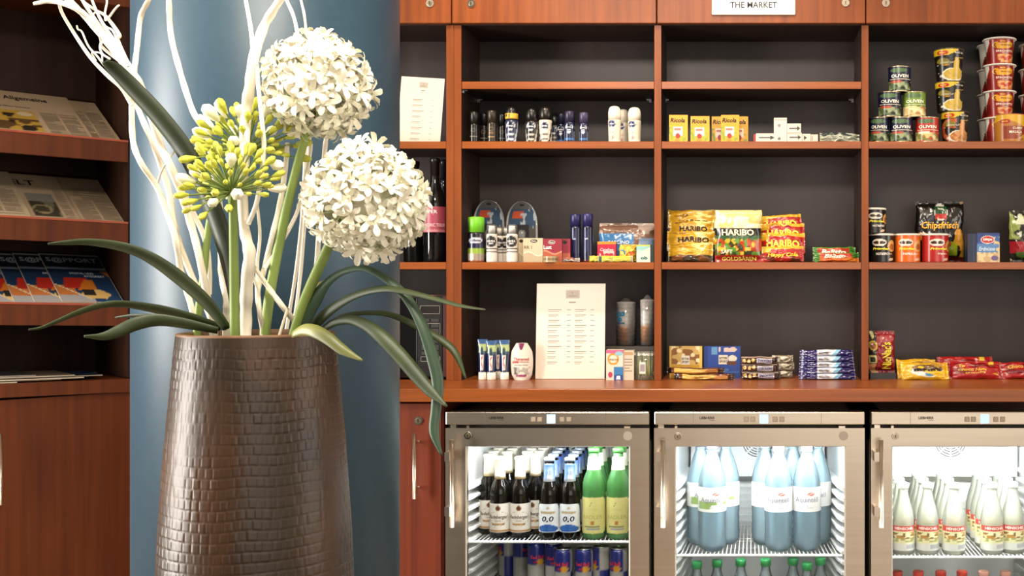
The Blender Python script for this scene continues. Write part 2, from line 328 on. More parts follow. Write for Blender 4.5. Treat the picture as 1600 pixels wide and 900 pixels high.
# ------------------------------------------------------------------ refrigerators
DISP = mat('lit_display', '#9ec8ff', .4, emit='#a9ceff', es=.9)
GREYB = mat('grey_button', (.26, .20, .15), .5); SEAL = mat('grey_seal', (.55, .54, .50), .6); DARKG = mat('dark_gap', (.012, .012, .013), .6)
GRILLE = mat('grille_slot', (.10, .10, .11), .7)
def fridge(lbl, p0, p1, w0, w1, disp, logo, lockp, discp, hnd, yshelf, zlow, ledw):
    Yd = YD; cx = X((p0+p1)/2, Yd); t = thing('glass_door_refrigerator', lbl, 'refrigerator', (cx, Yd, 0))
    lx = lambda p, Y=Yd: X(p, Y)-cx
    hw = (X(p1, Yd)-X(p0, Yd))/2; zt = Z(643.5, Yd); zp = Z(664, Yd); zd = Z(669, Yd); yb0, yb1 = .045, .49
    # shell and tapered white liner
    boxes('body', [(-hw, -hw+.035, yb0, .57, .02, zt-.003), (hw-.035, hw, yb0, .57, .02, zt-.003), (-hw, hw, yb0, .57, Z(688, 3.22), zt-.003), (-hw, hw, .53, .57, .02, zt-.003), (-hw, hw, yb0, .57, .02, .09)], STEEL, t)
    a, b = .258, .220; zi0, zi1 = .09, Z(688, 3.22)
    V = [(-a, yb0, zi0), (-a, yb0, zi1), (-b, yb1, zi1), (-b, yb1, zi0), (a, yb0, zi0), (a, yb0, zi1), (b, yb1, zi1), (b, yb1, zi0)]
    mesh('liner', V, [(0, 1, 2, 3), (4, 7, 6, 5), (3, 2, 6, 7), (1, 5, 6, 2), (0, 3, 7, 4)], WHITEP, t)
    rm = None
    for s in (-1, 1):                                   # moulded shelf rails
        for k in range(17):
            z = .60-.0305*k
            if rm is None:
                V = []
                for y, xo, pr in ((yb0+.006, a, .020), (yb0+.05, a-.004, .026), (.40, b+.009, .026)):
                    for dx, dz in ((0, -.013), (pr, -.003), (pr, .004), (0, .006)): V.append((-(xo-dx), y, dz))
                Fc = [(0, 1, 2, 3), (8, 11, 10, 9)]+[(j*4+i, j*4+(i+1) % 4, j*4+4+(i+1) % 4, j*4+4+i) for j in (0, 1) for i in range(4)]
                o = mesh('shelf_rail', V, Fc, WHITEP, t); rm = o.data; o.location = (0, 0, z)
            else:
                o = link(bpy.data.objects.new('shelf_rail', rm), t); o.location = (0, 0, z); o.scale = (-s if s > 0 else 1, 1, 1)
    # fan housing with ring grille
    zf = Z(746, 3.58); fb = box('fan_housing', -b+.004, b-.004, .42, yb1-.002, zf, zi1, mat('housing_white', (.80, .80, .79), .45), t, .002)
    V, Fc = [], []; fz = Z(690, 3.59)
    for R in (.016, .024, .032, .040, .048):
        for q in range(8):
            a0 = math.pi/4*q+.09*.03/R; a1 = math.pi/4*(q+1)-.09*.03/R; k = len(V); n = 6
            for i in range(n+1):
                an = a0+(a1-a0)*i/n; V += [((R-.0017)*math.cos(an), .4185, fz+(R-.0017)*math.sin(an)), ((R+.0017)*math.cos(an), .4185, fz+(R+.0017)*math.sin(an))]
            Fc += [(k+2*i, k+2*i+1, k+2*i+3, k+2*i+2) for i in range(n)]
    mesh('fan_grille', V, Fc, GRILLE, fb)
    boxes('back_ridge', [(-b*.9, b*.9, yb1-.006, yb1-.001, .30+.022*k, .304+.022*k) for k in range(12)], WHITEP, t)
    # wire shelves
    for k, zs in enumerate((Z(yshelf, 3.235), zlow)):
        V, Fc = [], []; y0, y1 = .064, .455
        n = 41
        for i in range(n):
            f = -1+2*i/(n-1); xa, xb = f*(a-.020), f*(b-.006); r = .0013; q = len(V)
            V += [(xa-r, y0, zs-r), (xa+r, y0, zs-r), (xa+r, y0, zs+r), (xa-r, y0, zs+r), (xb-r, y1, zs-r), (xb+r, y1, zs-r), (xb+r, y1, zs+r), (xb-r, y1, zs+r)]
            Fc += [tuple(j+q for j in ff) for ff in BOXF]
        ws = mesh('wire_shelf', V, Fc, WIRE, t)
        tube('front_rail', [(-a+.016, y0, zs-.003), (a-.016, y0, zs-.003)], [.0042], WIRE, ws, 8, 0)
        tube('cross_rail', [(-a+.028, .27, zs-.0035), (a-.028, .27, zs-.0035)], [.0022], WIRE, ws, 6, 0)
        tube('cross_rail', [(-b, y1, zs-.0035), (b, y1, zs-.0035)], [.0022], WIRE, ws, 6, 0)
    # control panel
    cp = box('control_panel', -hw, hw, 0, .05, zp, zt, STEEL, t, .003, 2)
    sf = lambda u, v, o: (-hw+u*2*hw, -o, zp+v*(zt-zp))
    UU = lambda p: (p-p0)/(p1-p0)
    text(cp, sf, 2*hw, zt-zp, 'LIEBHERR', UU(logo), .54, .20, '#241d18', -.072, .03)
    bars(cp, sf, [(UU(logo)+.01, UU(logo)+.035, .34, .37)], '#4a3d32')
    box('display', lx(disp-6.7), lx(disp+6.7), -.0012, .004, Z(661.5, Yd), Z(647.5, Yd), DISP, cp)
    text(cp, sf, 2*hw, zt-zp, '7', UU(disp+1.5), .5, .35, '#e9f4ff', None, 0, off=.0019)
    for d in (-27.5, -17.5, 17.5, 28):
        bt = box('button', lx(disp+d-4), lx(disp+d+4), -.0012, .003, Z(659, Yd), Z(651, Yd), GREYB, cp, .0006)
        box('button_face', lx(disp+d-2.8), lx(disp+d+2.8), -.0018, -.0011, Z(657.9, Yd), Z(652.1, Yd), mat('button_tan', (.36, .28, .20), .5), cp)
    boxes('seam', [(lx(p0+61), lx(p0+61.6), -.0006, .001, zp, zt), (lx(p1-68), lx(p1-67.4), -.0006, .001, zp, zt)], mat('seam_brown', (.2, .15, .11), .6), cp)
    box('hinge', lx(p0+6), lx(p0+15), .012, .03, zd, zp, SATIN, t); box('hinge', lx(p0+32), lx(p0+36), .008, .03, zd, zp-.003, SATIN, t); box('hinge', lx(p1-40), lx(p1-30), .008, .03, zd, zp-.004, SATIN, t)
    box('gap_shadow_strip', -hw+.002, hw-.002, .03, .05, zd-.01, zp+.001, DARKG, t)
    # door: four frame members round a pane
    zw = Z(697, Yd); zb, zwb = .05, .13
    xa, xb, xc, xd = lx(p0), lx(w0), lx(w1), lx(p1)
    V = [(xa, 0, zb), (xd, 0, zb), (xd, 0, zd), (xa, 0, zd), (xb, 0, zwb), (xc, 0, zwb), (xc, 0, zw), (xb, 0, zw)]
    V += [(v[0], .036, v[2]) for v in V]
    Fc = [(0, 1, 5, 4), (1, 2, 6, 5), (2, 3, 7, 6), (3, 0, 4, 7)]; Fc += [tuple(i+8 for i in f)[::-1] for f in Fc[:4]]
    Fc += [(0, 8, 9, 1), (1, 9, 10, 2), (2, 10, 11, 3), (3, 11, 8, 0), (4, 5, 13, 12), (5, 6, 14, 13), (6, 7, 15, 14), (7, 4, 12, 15)]
    d = mesh('door', V, Fc, STEEL, t)
    e = .004; V2 = [(xb, .004, zwb), (xc, .004, zwb), (xc, .004, zw), (xb, .004, zw), (xb+e, .005, zwb+e), (xc-e, .005, zwb+e), (xc-e, .005, zw-e*.6), (xb+e, .005, zw-e*.6)]
    mesh('seal', V2, [(0, 1, 5, 4), (1, 2, 6, 5), (2, 3, 7, 6), (3, 0, 4, 7)], SEAL, d)
    mesh('pane', [(xb, .008, zwb), (xc, .008, zwb), (xc, .008, zw), (xb, .008, zw)], [(0, 1, 2, 3)], PANE, d)
    lock('lock', lx(lockp[0]), 0, Z(lockp[1], Yd), 6*Yd/F, d)
    n = 24; dx, dz, R = lx(discp[0]), Z(discp[1], Yd), 7.3*Yd/F
    mesh('cover_disc', [(dx+R*math.cos(2*math.pi*i/n), -.001, dz+R*math.sin(2*math.pi*i/n)) for i in range(n)], [tuple(range(n))], mat('disc_tan', (.38, .32, .26), .45, .3), d)
    hx, hy = lx(hnd, Yd-.04), -.04
    tube('handle', [(hx, hy, Z(824, Yd-.04)), (hx, hy, Z(687, Yd-.04))], [.0066], SATIN, d, 14, 0)
    for q in (712, 797):
        z = Z(q, Yd-.02); boxes('handle_bracket', [(hx-.020, hx-.012, hy+.004, .03, z-.013, z+.013), (hx-.020, hx, hy-.003, hy+.006, z-.013, z+.013)], SATIN, d)
    L = bpy.data.lights.new('refrigerator_lamp', 'AREA'); L.shape = 'RECTANGLE'; L.size = .42; L.size_y = .06; L.energy = ledw; L.color = (.93, .97, 1)
    lo = bpy.data.objects.new('refrigerator_lamp', L); COL.objects.link(lo); lo.parent = t; lo.location = (0, .078, zi1-.004); lo.rotation_euler = (math.radians(18), 0, 0)
    return t, cx
FR = []
FR.append(fridge('steel glass-door refrigerator with beer bottles and energy drinks', 696, 1014.5, 727, 984.5, 861, 776, (731, 680.5), (981, 681), 706, 845, .282, 3.6))
FR.append(fridge('steel glass-door refrigerator filled with blue water bottles', 1022, 1351, 1054.5, 1321.5, 1193.5, 1105, (1059, 682), (1318, 681), 1036, 866, .178, 7))
FR.append(fridge('steel glass-door refrigerator with pale lemonade bottles at right', 1361, 1694, 1393, 1664, 1538.5, 1447, (1399, 681.5), (1661, 681), 1377, 869, .142, 9))
box('toe_recess_shadow', X(690, YD), X(1720, YD), 3.70, 3.74, 0, zW-.05, DARKG)  # near-black sheet standing in for the shade behind the refrigerators
bpy.data.objects['toe_recess_shadow']['kind'] = 'structure'; bpy.data.objects['toe_recess_shadow'].name = 'recess_shade_sheet'
# ------------------------------------------------------------------ corner newspaper rack (turned 45 degrees)
S2 = math.sqrt(.5); YO = 3.39; XO = X(100, YO)
rk = thing('newspaper_rack', 'cherry-wood corner rack with sloping shelves of newspapers and magazines', 'rack', (XO, YO, 0), math.radians(45))
UL, UR, RD = -.46, .200, .34
def skewbox(name, u0, u1, w0, w1, z0, z1, m, par, s=0, dz=0):
    """board whose ends differ in height by s per metre; dz lifts its back edge"""
    V = [(u, w_, z-s*u+(dz if w_ == w1 else 0)) for (u, w_, z) in boxv(u0, u1, w0, w1, z0, z1)]
    return mesh(name, V, BOXF, m, par)
zr = lambda y: Z(y, YO)
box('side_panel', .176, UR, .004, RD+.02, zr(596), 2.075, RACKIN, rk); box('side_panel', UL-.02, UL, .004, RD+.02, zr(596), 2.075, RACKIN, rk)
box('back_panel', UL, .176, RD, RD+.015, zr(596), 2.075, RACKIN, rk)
RS = [(212.5, 245.5, .012), (343.5, 378, .022), (475.5, 508.5, .035)]
LIPM = ramp_mat('lit_cherry_lip', (.26, .040, .010), (.34, .056, .014), (20, 20, 2), .35, 4)  # brighter red puts the overhead light on the ledge into the colour
for y0, y1, s in RS:
    f = skewbox('shelf_front', UL, .176, -.004, .018, zr(y1), zr(y0), WOODL, rk, s)
    skewbox('shelf_lip', UL, .176, -.006, .020, zr(y0)-.002, zr(y0)+.004, LIPM, f, s)
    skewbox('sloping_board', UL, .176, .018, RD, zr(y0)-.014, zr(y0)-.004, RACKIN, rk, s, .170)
skewbox('top_board', UL-.02, UR, -.012, RD+.03, zr(616.5), zr(596), WOODL, rk, .018)
box('base_body', UL-.02, UR, .02, RD+.03, 0, zr(618.5)-.006, WOODL, rk)
dd = skewbox('door', UL-.018, UR-.002, 0, .02, .06, zr(619), WOODL, rk, -.004)
tube('handle', [(-.169, -.024, zr(775)), (-.169, -.024, zr(668))], [.0055], SATIN, dd, 10, 0)
tc = box('top_cabinet', UL-.02, UR, .02, RD+.02, 2.075, 2.55, WOODL, rk); box('top_door', UL-.018, UR-.002, 0, .019, 2.066, 2.55, WOODL, rk, .0012)
# ================================================================== vase and flowers
YV = 1.75; VX = X(402, YV); KV = YV/F                    # metres per pixel at the vase
def q(px, py, dy=0): return Vector((X(px, YV+dy), YV+dy, Z(py, YV+dy)))
zRim = Z(519, YV)
VASEM = ramp_mat('bronze_brown_glaze', (.022, .013, .007), (.056, .023, .008), (9, 9, 5), .40, 5, 0, lo=.40, hi=.70, spec=.42)
va = thing('vase', 'tall dark brown vase with stamped brick-like relief in front of the column', 'vase', (VX, YV, 0))
sil = [(519, 116), (560, 119.5), (600, 123), (650, 127.5), (700, 132), (760, 136), (820, 140), (900, 143.5), (1000, 146), (1150, 145), (1300, 138), (1450, 125), (1600, 108), (Z(0, YV) and 440+CZ*F/YV, 96)]
def vr(py):
    for (a, ra), (b, rb) in zip(sil, sil[1:]):
        if a <= py <= b: return (ra+(rb-ra)*(py-a)/(b-a))*KV
    return sil[-1][1]*KV
def relief(a, z):
    """rows of stamped little blocks with worn, uneven edges"""
    zz = z/.0155+.35*(vn(a*3, z*12, 3)-.5); row = math.floor(zz); fz = zz-row
    n = 62+int(6*hsh(row, 1)); aa = a/(2*math.pi)*n+hsh(row, 2)*3+.5*(vn(a*6, row*1.7, 5)); cell = math.floor(aa); fa = aa-cell
    e = lambda t, w_: min(1, max(0, min(t, 1-t)/w_))
    wear = .25+.75*min(1, max(0, (vn(a*2.2, z*9, 8)-.25)*2.4)); amt = wear*(.4+.6*hsh(cell, row, 4))
    return .0013*amt*min(e(fz, .16), e(fa, .13)) + .0004*vn(a*25, z*60, 6)
NA, NZ = 560, 330
V, Fc = [], []
zb_ = Z(960, YV)
rows = [zRim-.004-(zRim-.004-zb_)*j/NZ for j in range(NZ+1)]
for z in rows:
    R = vr(440+(CZ-z)*F/YV)-.002
    for i in range(NA):
        a = 2*math.pi*i/NA
        fade = min(1, (zRim-z)/.03)
        rr = R+relief(a, z)*fade*(1 if math.cos(a-math.pi/2-.4) < .3 or True else 0); V.append((rr*math.cos(a), rr*math.sin(a), z))
for j in range(NZ):
    for i in range(NA):
        k = (i+1) % NA; Fc.append((j*NA+i, (j+1)*NA+i, (j+1)*NA+k, j*NA+k))
body = mesh('body', V, Fc, VASEM, va, True)
R0 = vr(519)
lathe('lower_body', [(vr(440+(CZ-z)*F/YV)-.002, z) for z in [.0, .02, .06, .12, .2, .28, .36, .45, .55, .62, zb_+.001] if z <= zb_+.002], VASEM, va, 72)
n = 72; prof = [(R0-.002, zRim-.005), (R0-.001, zRim-.001), (R0-.004, zRim), (R0-.008, zRim-.001), (R0-.010, zRim-.008), (R0-.012, zRim-.25)]
lathe('rim', prof, ramp_mat('worn_rim', (.12, .055, .022), (.20, .10, .045), (30, 30, 30), .5, 4), va, n, cap=False)
# -------- white twisted branches
BARK = ramp_mat('bleached_branch', (.74, .64, .48), (.92, .86, .74), (14, 14, 5), .6, 5, .2, lo=.25, hi=.6)
def branch(lbl, P, R, dy0, dy1, twigs=()):
    """P in photo pixels from base to tip; dy spreads the branch in depth"""
    n = len(P); pts = []
    for i, (a, b) in enumerate(P):
        t = i/(n-1); pts.append(q(a, b, dy0+(dy1-dy0)*t+.012*math.sin(i*2.1+dy0*40)))
    base = pts[0].copy(); t = thing('branch', lbl, 'branch', base, 0, 'bleached branches in the vase')
    def knob(Rs, m_): return [r*KV*(1+.10*math.sin(k*2.7)) for k, r in enumerate(lerpl(Rs, m_))]
    tube('main_shoot', [p-base for p in pts], knob(R, n*3), BARK, t, 9, 7)
    for P2, R2, e0, e1 in twigs:
        m_ = len(P2); pp = [q(a, b, e0+(e1-e0)*i/(m_-1))-base for i, (a, b) in enumerate(P2)]
        tube('twig', pp, [r*KV for r in R2], BARK, t, 7, 6)
    return t
I = .03
branch('thick bleached branch rising past the yellow buds to the top edge', [(385, 560), (384, 500), (386, 440), (390, 397), (382, 359), (379, 301), (381, 252), (384, 180), (391, 130), (397, 88), (413, 40), (437, 0), (462, -45)], [8, 9, 9.5, 7.5, 7.5, 8, 8, 7.5, 6, 6], -.02, -.07,
       [([(397, 92), (395, 78), (393, 55), (390, 33), (384, 0), (380, -30)], [3.4, 3.2, 3, 3], -.06, -.07), ([(388, 350), (402, 312), (412, 240), (410, 195), (403, 128), (402, 100)], [3.6, 3.8, 3.4, 2.6], -.035, -.07)])
branch('slender bleached branch bowing left, its tip above the blue column', [(352, 560), (354, 497), (355, 467), (347, 427), (346, 380), (340, 300), (323, 213), (301, 173), (280, 107), (267, 53), (264, 0), (262, -40)], [6, 6.5, 6, 5.5, 5, 4.5, 4.4, 4.2], .03, .05)
branch('thin bleached branch with side twigs between the two white flowers', [(413, 560), (410, 518), (405, 483), (403, 450), (413, 420), (425, 371), (439, 310), (447, 252), (449, 225)], [3.4, 3.6, 4.6, 4.4, 4.2, 3.6], .0, .02,
       [([(413, 420), (425, 403), (454, 353), (468, 319), (483, 249), (486, 225)], [3.6, 3.4, 3, 2.8], .0, .05), ([(403, 450), (402, 411), (406, 368), (402, 319)], [3, 2.6, 2.2], .0, -.02), ([(403, 452), (397, 436), (392, 420)], [2.8, 2.2, 1.8], 0, -.02)])
branch('short straight bleached stick leaning left out of the vase mouth', [(478, 540), (460, 503), (440, 477), (420, 450), (396, 416)], [4, 4.4, 4.2, 3.6], .02, -.03, [([(436, 526), (443, 503), (450, 481)], [2.4, 2.4, 2.2], -.02, -.02)])
branch('straight bleached twig behind the lower white flower', [(470, 560), (480, 500), (494, 420), (500, 324), (507, 240), (510, 214)], [3.6, 4, 4.2, 3.6], .08, .10)
branch('thin bleached twig emerging above the upper white flower', [(452, 560), (472, 400), (484, 200), (478, 48), (470, -2)], [3, 3, 2.6, 2], .10, .12)
branch('thin bleached twig crossing the top edge beside the upper white flower', [(440, 560), (468, 380), (478, 180), (464, 48), (448, 0), (440, -25)], [3, 3, 3, 2.6], .13, .10)
# left bundle
branch('bleached branch curving over the newspapers, tip pointing left', [(333, 560), (330, 500), (312, 404), (300, 356), (284, 304), (264, 254), (250, 226), (226, 150), (206, 112), (170, 66), (140, 30), (112, 10), (80, 2), (52, 6)], [5.5, 5.5, 5.8, 6, 6, 6, 5, 4, 2.6], .02, -.04,
       [([(206, 112), (184, 64), (186, 54), (166, 26), (150, 16), (130, 2), (118, -12)], [3, 3.4, 2.4, 2, 1.8], -.02, -.03), ([(168, 30), (180, 14), (186, 8)], [1.8, 1.6, 1.4], -.03, -.04), ([(165, 32), (164, 20), (167, 4), (166, -12)], [1.8, 1.5, 1.4], -.03, -.02),
        ([(202, 106), (166, 56), (136, 12), (122, -12)], [3.4, 3, 2.2], -.02, .0), ([(204, 116), (178, 84), (156, 52), (132, 22), (104, -8)], [3, 3, 2.6, 2], .0, .02), ([(190, 98), (160, 74), (158, 64), (150, 44), (118, 14), (96, -6)], [2.4, 2.2, 2, 1.6], .01, -.02),
        ([(200, 104), (180, 66), (160, 36), (146, 6), (140, -14)], [2.6, 2.4, 2, 1.8], -.05, -.03), ([(186, 70), (176, 48), (164, 40), (152, 20), (146, 22)], [1.6, 1.5, 1.3], -.06, -.05), ([(172, 92), (160, 84), (156, 72), (162, 62)], [1.6, 1.5, 1.3], -.06, -.05)])
branch('bleached branch with curled twigs beside the dark newspaper shelf', [(322, 560), (302, 490), (288, 440), (282, 420), (274, 372), (260, 330), (244, 290), (220, 254), (208, 220), (206, 160), (210, 112), (214, 76), (220, 26), (232, 0), (240, -30)], [4.5, 5, 5, 4.6, 4.4, 4.2, 4, 3.4], .05, .0,
       [([(206, 165), (190, 138), (168, 118), (140, 88), (112, 46), (96, 18), (92, 0), (90, -20)], [3.2, 3, 2.4, 2.2], .0, -.03), ([(164, 104), (152, 88), (138, 72), (128, 50), (122, 46), (120, 40)], [1.5, 1.4, 1.2], -.03, -.05), ([(246, 286), (254, 264), (274, 234)], [2, 1.6, 1.3], .02, 0),
        ([(150, 95), (144, 82), (158, 84), (160, 96)], [1.2, 1.2, 1.1], -.02, -.04)])
branch('bleached branch with pale fork against the lit side of the column', [(345, 560), (330, 500), (300, 432), (280, 380), (272, 350), (264, 300), (252, 260), (240, 226), (216, 170), (196, 108), (160, 60), (126, 20), (100, -12)], [4.6, 4.8, 5, 5, 4.6, 4.2, 3.4, 2.8], .07, .02,
       [([(290, 306), (296, 320), (320, 372), (327, 420), (327, 460)], [3.8, 4.2, 4.4, 4], .05, .04)])
# -------- leaves
LEAF = ramp_mat('dark_green_leaf', (.011, .019, .006), (.024, .036, .010), (9, 9, 9), .5, 4, .05)
LEAFG = ramp_mat('grey_green_leaf', (.020, .046, .026), (.038, .074, .038), (9, 9, 9), .42, 4, .05)
LEAFY = ramp_mat('olive_yellow_leaf', (.085, .095, .020), (.20, .20, .05), (9, 9, 9), .42, 4, .05)
LEAFM = ramp_mat('fresh_green_leaf', (.017, .029, .007), (.040, .058, .013), (9, 9, 9), .5, 4, .05)
STEM = ramp_mat('light_green_stem', (.16, .24, .045), (.27, .36, .09), (20, 20, 3), .45, 4)
def leaf(parent, org, P, W, dys, twist, m, fold=.35):
    Q = spline([q(a, b, d)-org for (a, b), d in zip(P, lerpl(dys, len(P)))], 6); n = len(Q); W = [w_*KV for w_ in lerpl(W, n)]; T = lerpl(twist, n); V, Fc = [], []
    for i, p in enumerate(Q):
        t = (Q[min(i+1, n-1)]-Q[max(i-1, 0)]).normalized(); s = t.cross(Vector((0, 1, 0)))
        s = (s if s.length > .1 else t.cross(Vector((1, 0, 0)))).normalized(); nr = s.cross(t)
        s2 = math.cos(T[i])*s+math.sin(T[i])*nr; n2 = s2.cross(t); h = W[i]/2
        for off in (0, .0012):
            for f, d in ((-1, fold*h), (-.5, fold*h*.42), (0, 0), (.5, fold*h*.42), (1, fold*h)): V.append(p+s2*f*h+n2*(d+off))
    for i in range(n-1):
        a, b = i*10, i*10+10
        for k in range(4): Fc += [(a+k, a+k+1, b+k+1, b+k), (a+5+k+1, a+5+k, b+5+k, b+5+k+1)]
        Fc += [(a, b, b+5, a+5), (a+4, a+9, b+9, b+4)]
    Fc += [(0, 5, 6, 1), (1, 6, 7, 2), (2, 7, 8, 3), (3, 8, 9, 4)]
    k = (n-1)*10; Fc += [(k+1, k+6, k+5, k), (k+2, k+7, k+6, k+1), (k+3, k+8, k+7, k+2), (k+4, k+9, k+8, k+3)]
    return mesh('leaf', V, Fc, m, parent, True)
# -------- florets
WHITE = mat('cream_petal', (.93, .89, .73), .55, sss=.15); CREAM = mat('floret_heart', (.66, .62, .34), .6); PED = mat('pale_pedicel', (.62, .66, .38), .6)
def floret_mesh(seed):
    rnd = random.Random(seed); V, Fc, mi = [], [], []
    for k in range(6):
        a = math.pi/3*k+rnd.uniform(-.12, .12); L = .0215*rnd.uniform(.88, 1.12); wd = .0043; ca_, sa = math.cos(a), math.sin(a); b = len(V); curl = rnd.uniform(-.1, .75)
        for t, wf in ((0, .4), (.3, .95), (.6, 1.1), (.86, .7), (1, .12)):
            r = .0012+L*math.sin(t*1.15)/math.sin(1.15)*1.0; z = .0145*math.sin(min(1, t*1.1)*math.pi/2)-.011*curl*t*t
            for s in (-1, 0, 1): V.append((ca_*r-sa*s*wd*wf, sa*r+ca_*s*wd*wf, z+(.0011*abs(s)*wf)))
        for i in range(4):
            for s in (0, 1): Fc.append((b+i*3+s, b+i*3+s+1, b+i*3+4+s, b+i*3+3+s)); mi.append(0)
    b = len(V); V += [(.0022*math.cos(i*math.pi/3), .0022*math.sin(i*math.pi/3), .002) for i in range(6)]+[(0, 0, .0062)]
    for i in range(6): Fc.append((b+i, b+(i+1) % 6, b+6)); mi.append(1)
    b = len(V); V += [(.0011*math.cos(i*math.pi/2), .0011*math.sin(i*math.pi/2), .002) for i in range(4)]+[(.0008*math.cos(i*math.pi/2), .0008*math.sin(i*math.pi/2), -.045) for i in range(4)]
    for i in range(4): Fc.append((b+i, b+4+i, b+4+(i+1) % 4, b+(i+1) % 4)); mi.append(2)
    me = bpy.data.meshes.new('floret'); me.from_pydata(V, [], Fc)
    for m_ in (WHITE, CREAM, PED): me.materials.append(m_)
    me.polygons.foreach_set('material_index', mi); me.polygons.foreach_set('use_smooth', [True]*len(Fc)); me.update(); return me
FM = [floret_mesh(s) for s in range(5)]
def sphere(name, c, r, m, parent, n=16, sq=1):
    V, Fc = [], []
    for j in range(1, n//2):
        for i in range(n): th = math.pi*j/(n//2); a = 2*math.pi*i/n; V.append((c[0]+r*math.sin(th)*math.cos(a), c[1]+r*math.sin(th)*math.sin(a), c[2]+r*sq*math.cos(th)))
    for j in range(n//2-2):
        for i in range(n): k = (i+1) % n; Fc.append((j*n+i, (j+1)*n+i, (j+1)*n+k, j*n+k))
    b = len(V); V += [(c[0], c[1], c[2]+r*sq), (c[0], c[1], c[2]-r*sq)]
    Fc += [(b, i, (i+1) % n) for i in range(n)]+[(b+1, (n//2-2)*n+(i+1) % n, (n//2-2)*n+i) for i in range(n)]
    return mesh(name, V, Fc, m, parent, True)
def allium(lbl, stem, sr, ctr, R, N, seed, d0, d1, ell=(1, 1, 1)):
    rnd = random.Random(seed); pts = [q(a, b, d0+(d1-d0)*i/(len(stem)-1)) for i, (a, b) in enumerate(stem)]; base = pts[0].copy()
    t = thing('white_flower', lbl, 'flower', base, 0, 'white ball flowers in the vase')
    tube('stem', [p-base for p in pts], [r*KV for r in sr], STEM, t, 10, 6)
    c = q(*ctr, d1)-base; head = sphere('flower_head', (0, 0, 0), R*.50, mat('head_core', (.80, .78, .62), .7), t, 16); head.location = c
    for k in range(N):
        z = 1-2*(k+.5)/N; a = k*2.39996+rnd.uniform(-.2, .2); s = math.sqrt(1-z*z); d = Vector((s*math.cos(a)*ell[0], s*math.sin(a)*ell[1], z*ell[2]))
        d += Vector((rnd.uniform(-.1, .1), rnd.uniform(-.1, .1), rnd.uniform(-.1, .1)))
        o = link(bpy.data.objects.new('floret', FM[k % 5]), head); rr = R*rnd.uniform(.78, .96)-.011
        o.location = d*rr; o.rotation_mode = 'QUATERNION'; o.rotation_quaternion = d.to_track_quat('Z', 'Y') @ Matrix.Rotation(rnd.uniform(0, 6.28), 3, 'Z').to_quaternion()
        o.rotation_quaternion = Matrix.Rotation(rnd.uniform(-.5, .5), 3, 'X').to_quaternion() @ o.rotation_quaternion
        sc = rnd.uniform(.88, 1.12); o.scale = (sc, sc, sc)
    return t, base
f1, b1 = allium('white ball-shaped flower, the upper of the two, on a green stem', [(410, 560), (416, 500), (425, 440), (442, 353), (458, 285), (471, 235), (490, 170)], [8, 8, 7.6, 7.2, 6.6, 6], (499, 134), 84*KV, 175, 3, .02, -.01)
f2, b2 = allium('white ball-shaped flower, the lower of the two, hanging over the shelves', [(450, 560), (463, 512), (477, 468), (491, 434), (510, 392), (529, 350), (555, 325)], [8.5, 8.5, 8.2, 7.8, 7, 6.5], (573, 314), 94*KV, 200, 5, -.02, -.06)
# -------- budding yellow-green heads
BUD = mat('yellow_green_bud', (.52, .54, .06), .5, sss=.1); BUDW = mat('white_bud', (.85, .82, .64), .5); PEDG = mat('green_pedicel', (.20, .27, .06), .6)
def bud_mesh(L, bl, br, bm_):
    V, Fc, mi = [], [], []
    def ring(r, z, x=0): V.extend([(x+r*math.cos(i*math.pi/3), r*math.sin(i*math.pi/3), z) for i in range(6)])
    for r, z in ((.0009, 0), (.0008, L-bl), (.0014, L-bl*.95), (br*.6, L-bl*.75), (br, L-bl*.4), (br*.75, L-bl*.12), (.0006, L)): ring(r, z)
    for j in range(6):
        for i in range(6): k = (i+1) % 6; Fc.append((j*6+i, j*6+k, j*6+6+k, j*6+6+i)); mi.append(0 if j < 2 else 1)
    me = bpy.data.meshes.new('bud'); me.from_pydata(V, [], Fc); me.materials.append(PEDG); me.materials.append(bm_)
    me.polygons.foreach_set('material_index', mi); me.polygons.foreach_set('use_smooth', [True]*len(Fc)); me.update(); return me
BM = [bud_mesh(.052, .013, .0034, BUD), bud_mesh(.058, .016, .0042, BUD), bud_mesh(.046, .012, .0032, BUD), bud_mesh(.056, .022, .0062, BUDW)]
def agapanthus(lbl, stem, sr, ctr, R, N, seed, d0, d1, tilt):
    rnd = random.Random(seed); pts = [q(a, b, d0+(d1-d0)*i/(len(stem)-1)) for i, (a, b) in enumerate(stem)]; base = pts[0].copy()
    t = thing('budding_flower', lbl, 'flower', base, 0, 'yellow-green budding flowers in the vase')
    tube('stem', [p-base for p in pts], [r*KV for r in sr], STEM, t, 10, 6)
    head = sphere('flower_head', (0, 0, 0), .008, mat('bract', (.45, .42, .12), .6), t, 10); head.location = q(*ctr, d1)-base
    ax = Vector(tilt).normalized(); qa = ax.to_track_quat('Z', 'Y')
    for k in range(N):
        z = 1-1.22*(k+.5)/N; a = k*2.39996; s = math.sqrt(max(0, 1-z*z)); d = qa @ Vector((s*math.cos(a), s*math.sin(a), z)); d.normalize()
        o = link(bpy.data.objects.new('bud', BM[3 if rnd.random() < .08 else k % 3]), head); o.location = d*.004; o.rotation_mode = 'QUATERNION'; o.rotation_quaternion = d.to_track_quat('Z', 'Y')
        sc = R/.054*rnd.uniform(.78, 1.1); o.scale = (sc, sc, sc)
    return t, base
a1, c1 = agapanthus('yellow-green budding flower in front, lower of the two', [(368, 560), (367, 510), (366, 440), (365, 380), (364, 325), (362, 302)], [7.4, 7.4, 7, 6.4, 6, 6.4], (361, 300), 74*KV, 80, 11, -.05, -.09, (-.20, -.35, 1))
